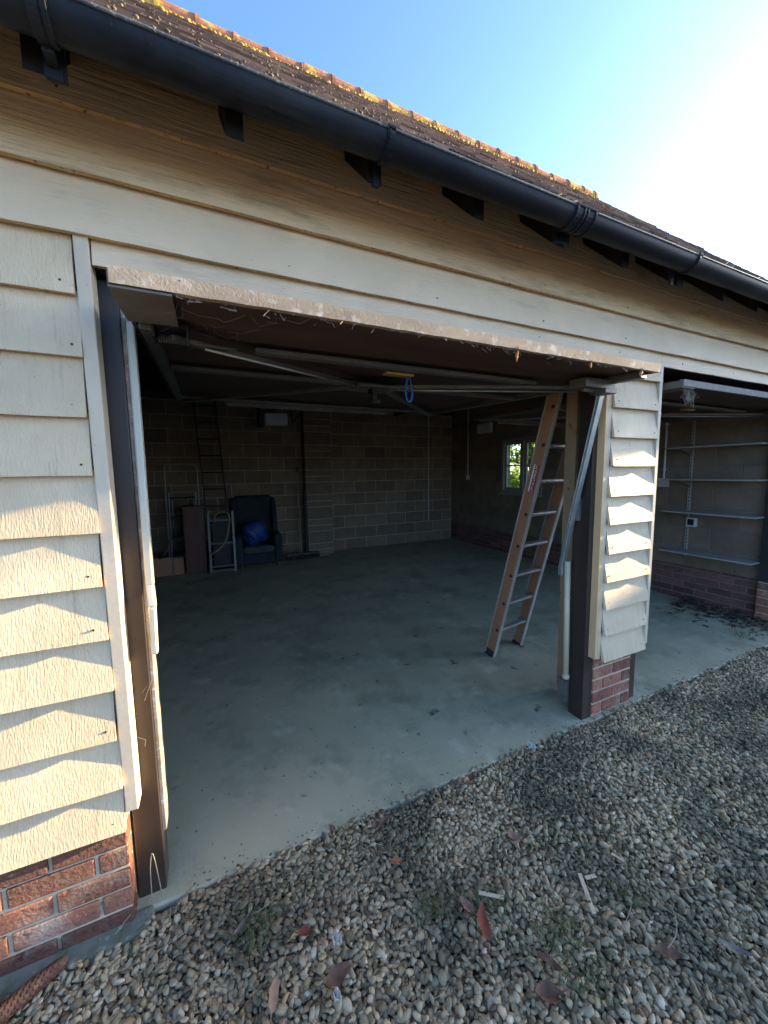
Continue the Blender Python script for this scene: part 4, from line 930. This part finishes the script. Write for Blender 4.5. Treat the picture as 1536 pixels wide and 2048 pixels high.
for i in range(26): mb.tube([p+Vector((rr.gauss(0,.03),0,0)), p+Vector((rr.gauss(.02,.04),rr.uniform(-.02,.02),-rr.uniform(.02,.06))), p+Vector((rr.gauss(.03,.04),0,-rr.uniform(.04,.11)))], .0009, 4)
tag(mb.build('cobweb', m_cobweb, base=(1,0,2), fix=False), kind='stuff')
def hanging(u, l, wd, kind, lab):
    p = T1(u,.004,-.002); leaf(p.x,p.y-.002,R(90),l,wd,kind,lab,z=p.z-l*.5,tilt=(0,R(80)),group='bits hanging from the door edge',curl=.1)
hanging(1.255,.045,.014,'orange','orange leaf shred hanging from the middle of the door edge')
hanging(2.0,.035,.022,'pink','pale pink petal hanging at the far end of the door edge')
hanging(1.66,.03,.012,'orange','curled orange shred dangling two thirds along the door edge')
p = T1(1.52,.10,-.004); leaf(p.x,p.y,R(10),.05,.018,'brown','brown leaf caught under the open door panel',z=p.z,group='bits hanging from the door edge')

# ------------------------------------------------------------------ greenery outside the window, and unseen greenery added to block sun
def foliage(name, blobs, n, size, m, seed):
    rg = np.random.default_rng(seed); B = np.array(blobs); wgt = (B[:,3]*B[:,4]*B[:,5])**(2/3.); idx = rg.choice(len(B), n, p=wgt/wgt.sum())
    d = rg.normal(0,1,(n,3)); d /= np.linalg.norm(d,axis=1)[:,None]; rad = rg.uniform(.35,1.05,n)**.5
    c = B[idx,:3] + d*rad[:,None]*B[idx,3:6]
    a = rg.normal(0,1,(n,3)); a /= np.linalg.norm(a,axis=1)[:,None]; b = np.cross(a, rg.normal(0,1,(n,3))); b /= np.linalg.norm(b,axis=1)[:,None]
    s = size*rg.uniform(.6,1.3,n)[:,None]
    V = np.stack([c-a*s, c+b*s*.5, c+a*s, c-b*s*.5], 1).reshape(-1,3); F = np.arange(4*n).reshape(-1,4)
    return np_mesh(name, V, F, m, rg.random(n), 'FACE')
def tree(name, x, y, h, blobs, n, size, seed, lab, cat, trunk=.12):
    t = thing(name, (x,y,0), lab, cat)
    def attach(o): o.parent = t; o.matrix_parent_inverse = Matrix.Translation((-x,-y,0)); return o
    attach(foliage('crown', blobs, n, size, m_leafy, seed))
    rr = random.Random(seed); mb = MB(); mb.tube([(x,y,-.05),(x+.05,y,h*.3),(x-.03,y+.04,h*.6),(x,y,h*.85)], [trunk,trunk*.8,trunk*.5,trunk*.2], 8)
    for (bx,by,bz,*_) in blobs[:6]: mb.tube([(x,y,h*.35),((x+bx)/2,(y+by)/2,(h*.35+bz)/2+.2),(bx,by,bz)], [trunk*.4,trunk*.25,trunk*.1], 6)
    mb.build('trunk', m_bark, t, smooth=True)
rr = random.Random(3)
def cloud(x,y,z,rx,ry,rz,k,r):
    return [(x+rr.uniform(-rx,rx), y+rr.uniform(-ry,ry), z+rr.uniform(-rz,rz), r*rr.uniform(.7,1.3), r*rr.uniform(.7,1.3), r*rr.uniform(.6,1.)) for _ in range(k)]
tree('tree', 9.4, 7.6, 4.6, cloud(9.4,7.6,2.6,1.2,1.6,1.7,26,.7), 9000, .085, 21, 'green leafy tree seen through the small window', 'tree')
tree('shrub', 8.3, 6.0, 1.7, cloud(8.3,6.1,.75,.8,1.6,.55,20,.45), 7000, .06, 22, 'low green shrub under the tree outside the window', 'shrub', .05)
hb = []
for i in range(60): hb.append((16+rr.uniform(-.5,.5), -9.5+9.5*i/59+rr.uniform(-.2,.2), rr.uniform(.6,3.0), .9,.7,.75))
for i in range(34): hb.append((16+rr.uniform(-.3,.3), -9.5+9.6*i/33, (3.37 if -9.5+9.6*i/33 > -1.12 else 3.26)+rr.uniform(-.05,.05), .55,.42,.44))
t = thing('hedge', (16,-4.7,0), 'unseen tall dense hedge added to shade the gravel from the low sun', 'hedge')  # out of view; added and shaped to shade gravel and lower walls
o = foliage('foliage', hb, 60000, .10, m_leafy, 23); o.parent = t; o.matrix_parent_inverse = Matrix.Translation((-16,4.7,0))
mb = MB(); mb.blob((16,-4.7,1.55), 1.0, 4, 3, (.5,5.0,1.72), .05, 6); mb.build('branches', m_bark, t)

tree('tree', 11.6, 1.2, 6.2, cloud(11.6,.08,4.62,.5,.58,.85,60,.36), 30000, .075, 24, 'unseen leafy tree added beyond the gable to shade the upper pier', 'tree', .14)  # unseen; crown placed to keep sun off the pier's upper boards
tree('tree', 11.0, 3.3, 4.6, cloud(11.0,3.2,2.6,.6,.9,1.3,34,.5), 14000, .085, 25, 'unseen bushy tree added behind the gable to block sun through the window', 'tree', .12)  # unseen; added to stop a sun patch falling through the window

# crumbs and broken leaf bits on the slab, along its edge and between the stones
mb = MB(); rr = random.Random(55)
for i in range(900):
    if i < 330: x = rr.uniform(-.2,4.4); y = -.02+abs(rr.gauss(0,.05)); z = .001
    elif i < 620: x = rr.uniform(-.2,3.2); y = abs(rr.gauss(0,1.3))+.05; z = .001
    else:
        x = rr.uniform(-.5,3.4); y = rr.uniform(-.95,-.03); z = rr.uniform(.006,.018)
        if y < -.55-.35*max(x,-.3) and x < 1.2: continue
    l = rr.uniform(.002,.007)*(1.8 if i > 620 else 1); a = rr.uniform(0,6.28); d = Vector((math.cos(a)*l,math.sin(a)*l,rr.uniform(-.2,.4)*l)); e = Vector((-d.y,d.x,0))*rr.uniform(.3,.7); c = Vector((x,y,z))
    mb.rnd = rr.random()*.97; mb.add([c-d,c+e+Vector((0,0,.4*l)),c+d*1.1,c-e], [(0,1,2),(0,2,3)])
tag(mb.build('leaf_crumbs', m_litter, base=(1.5,.2,0), fix=False), kind='stuff')
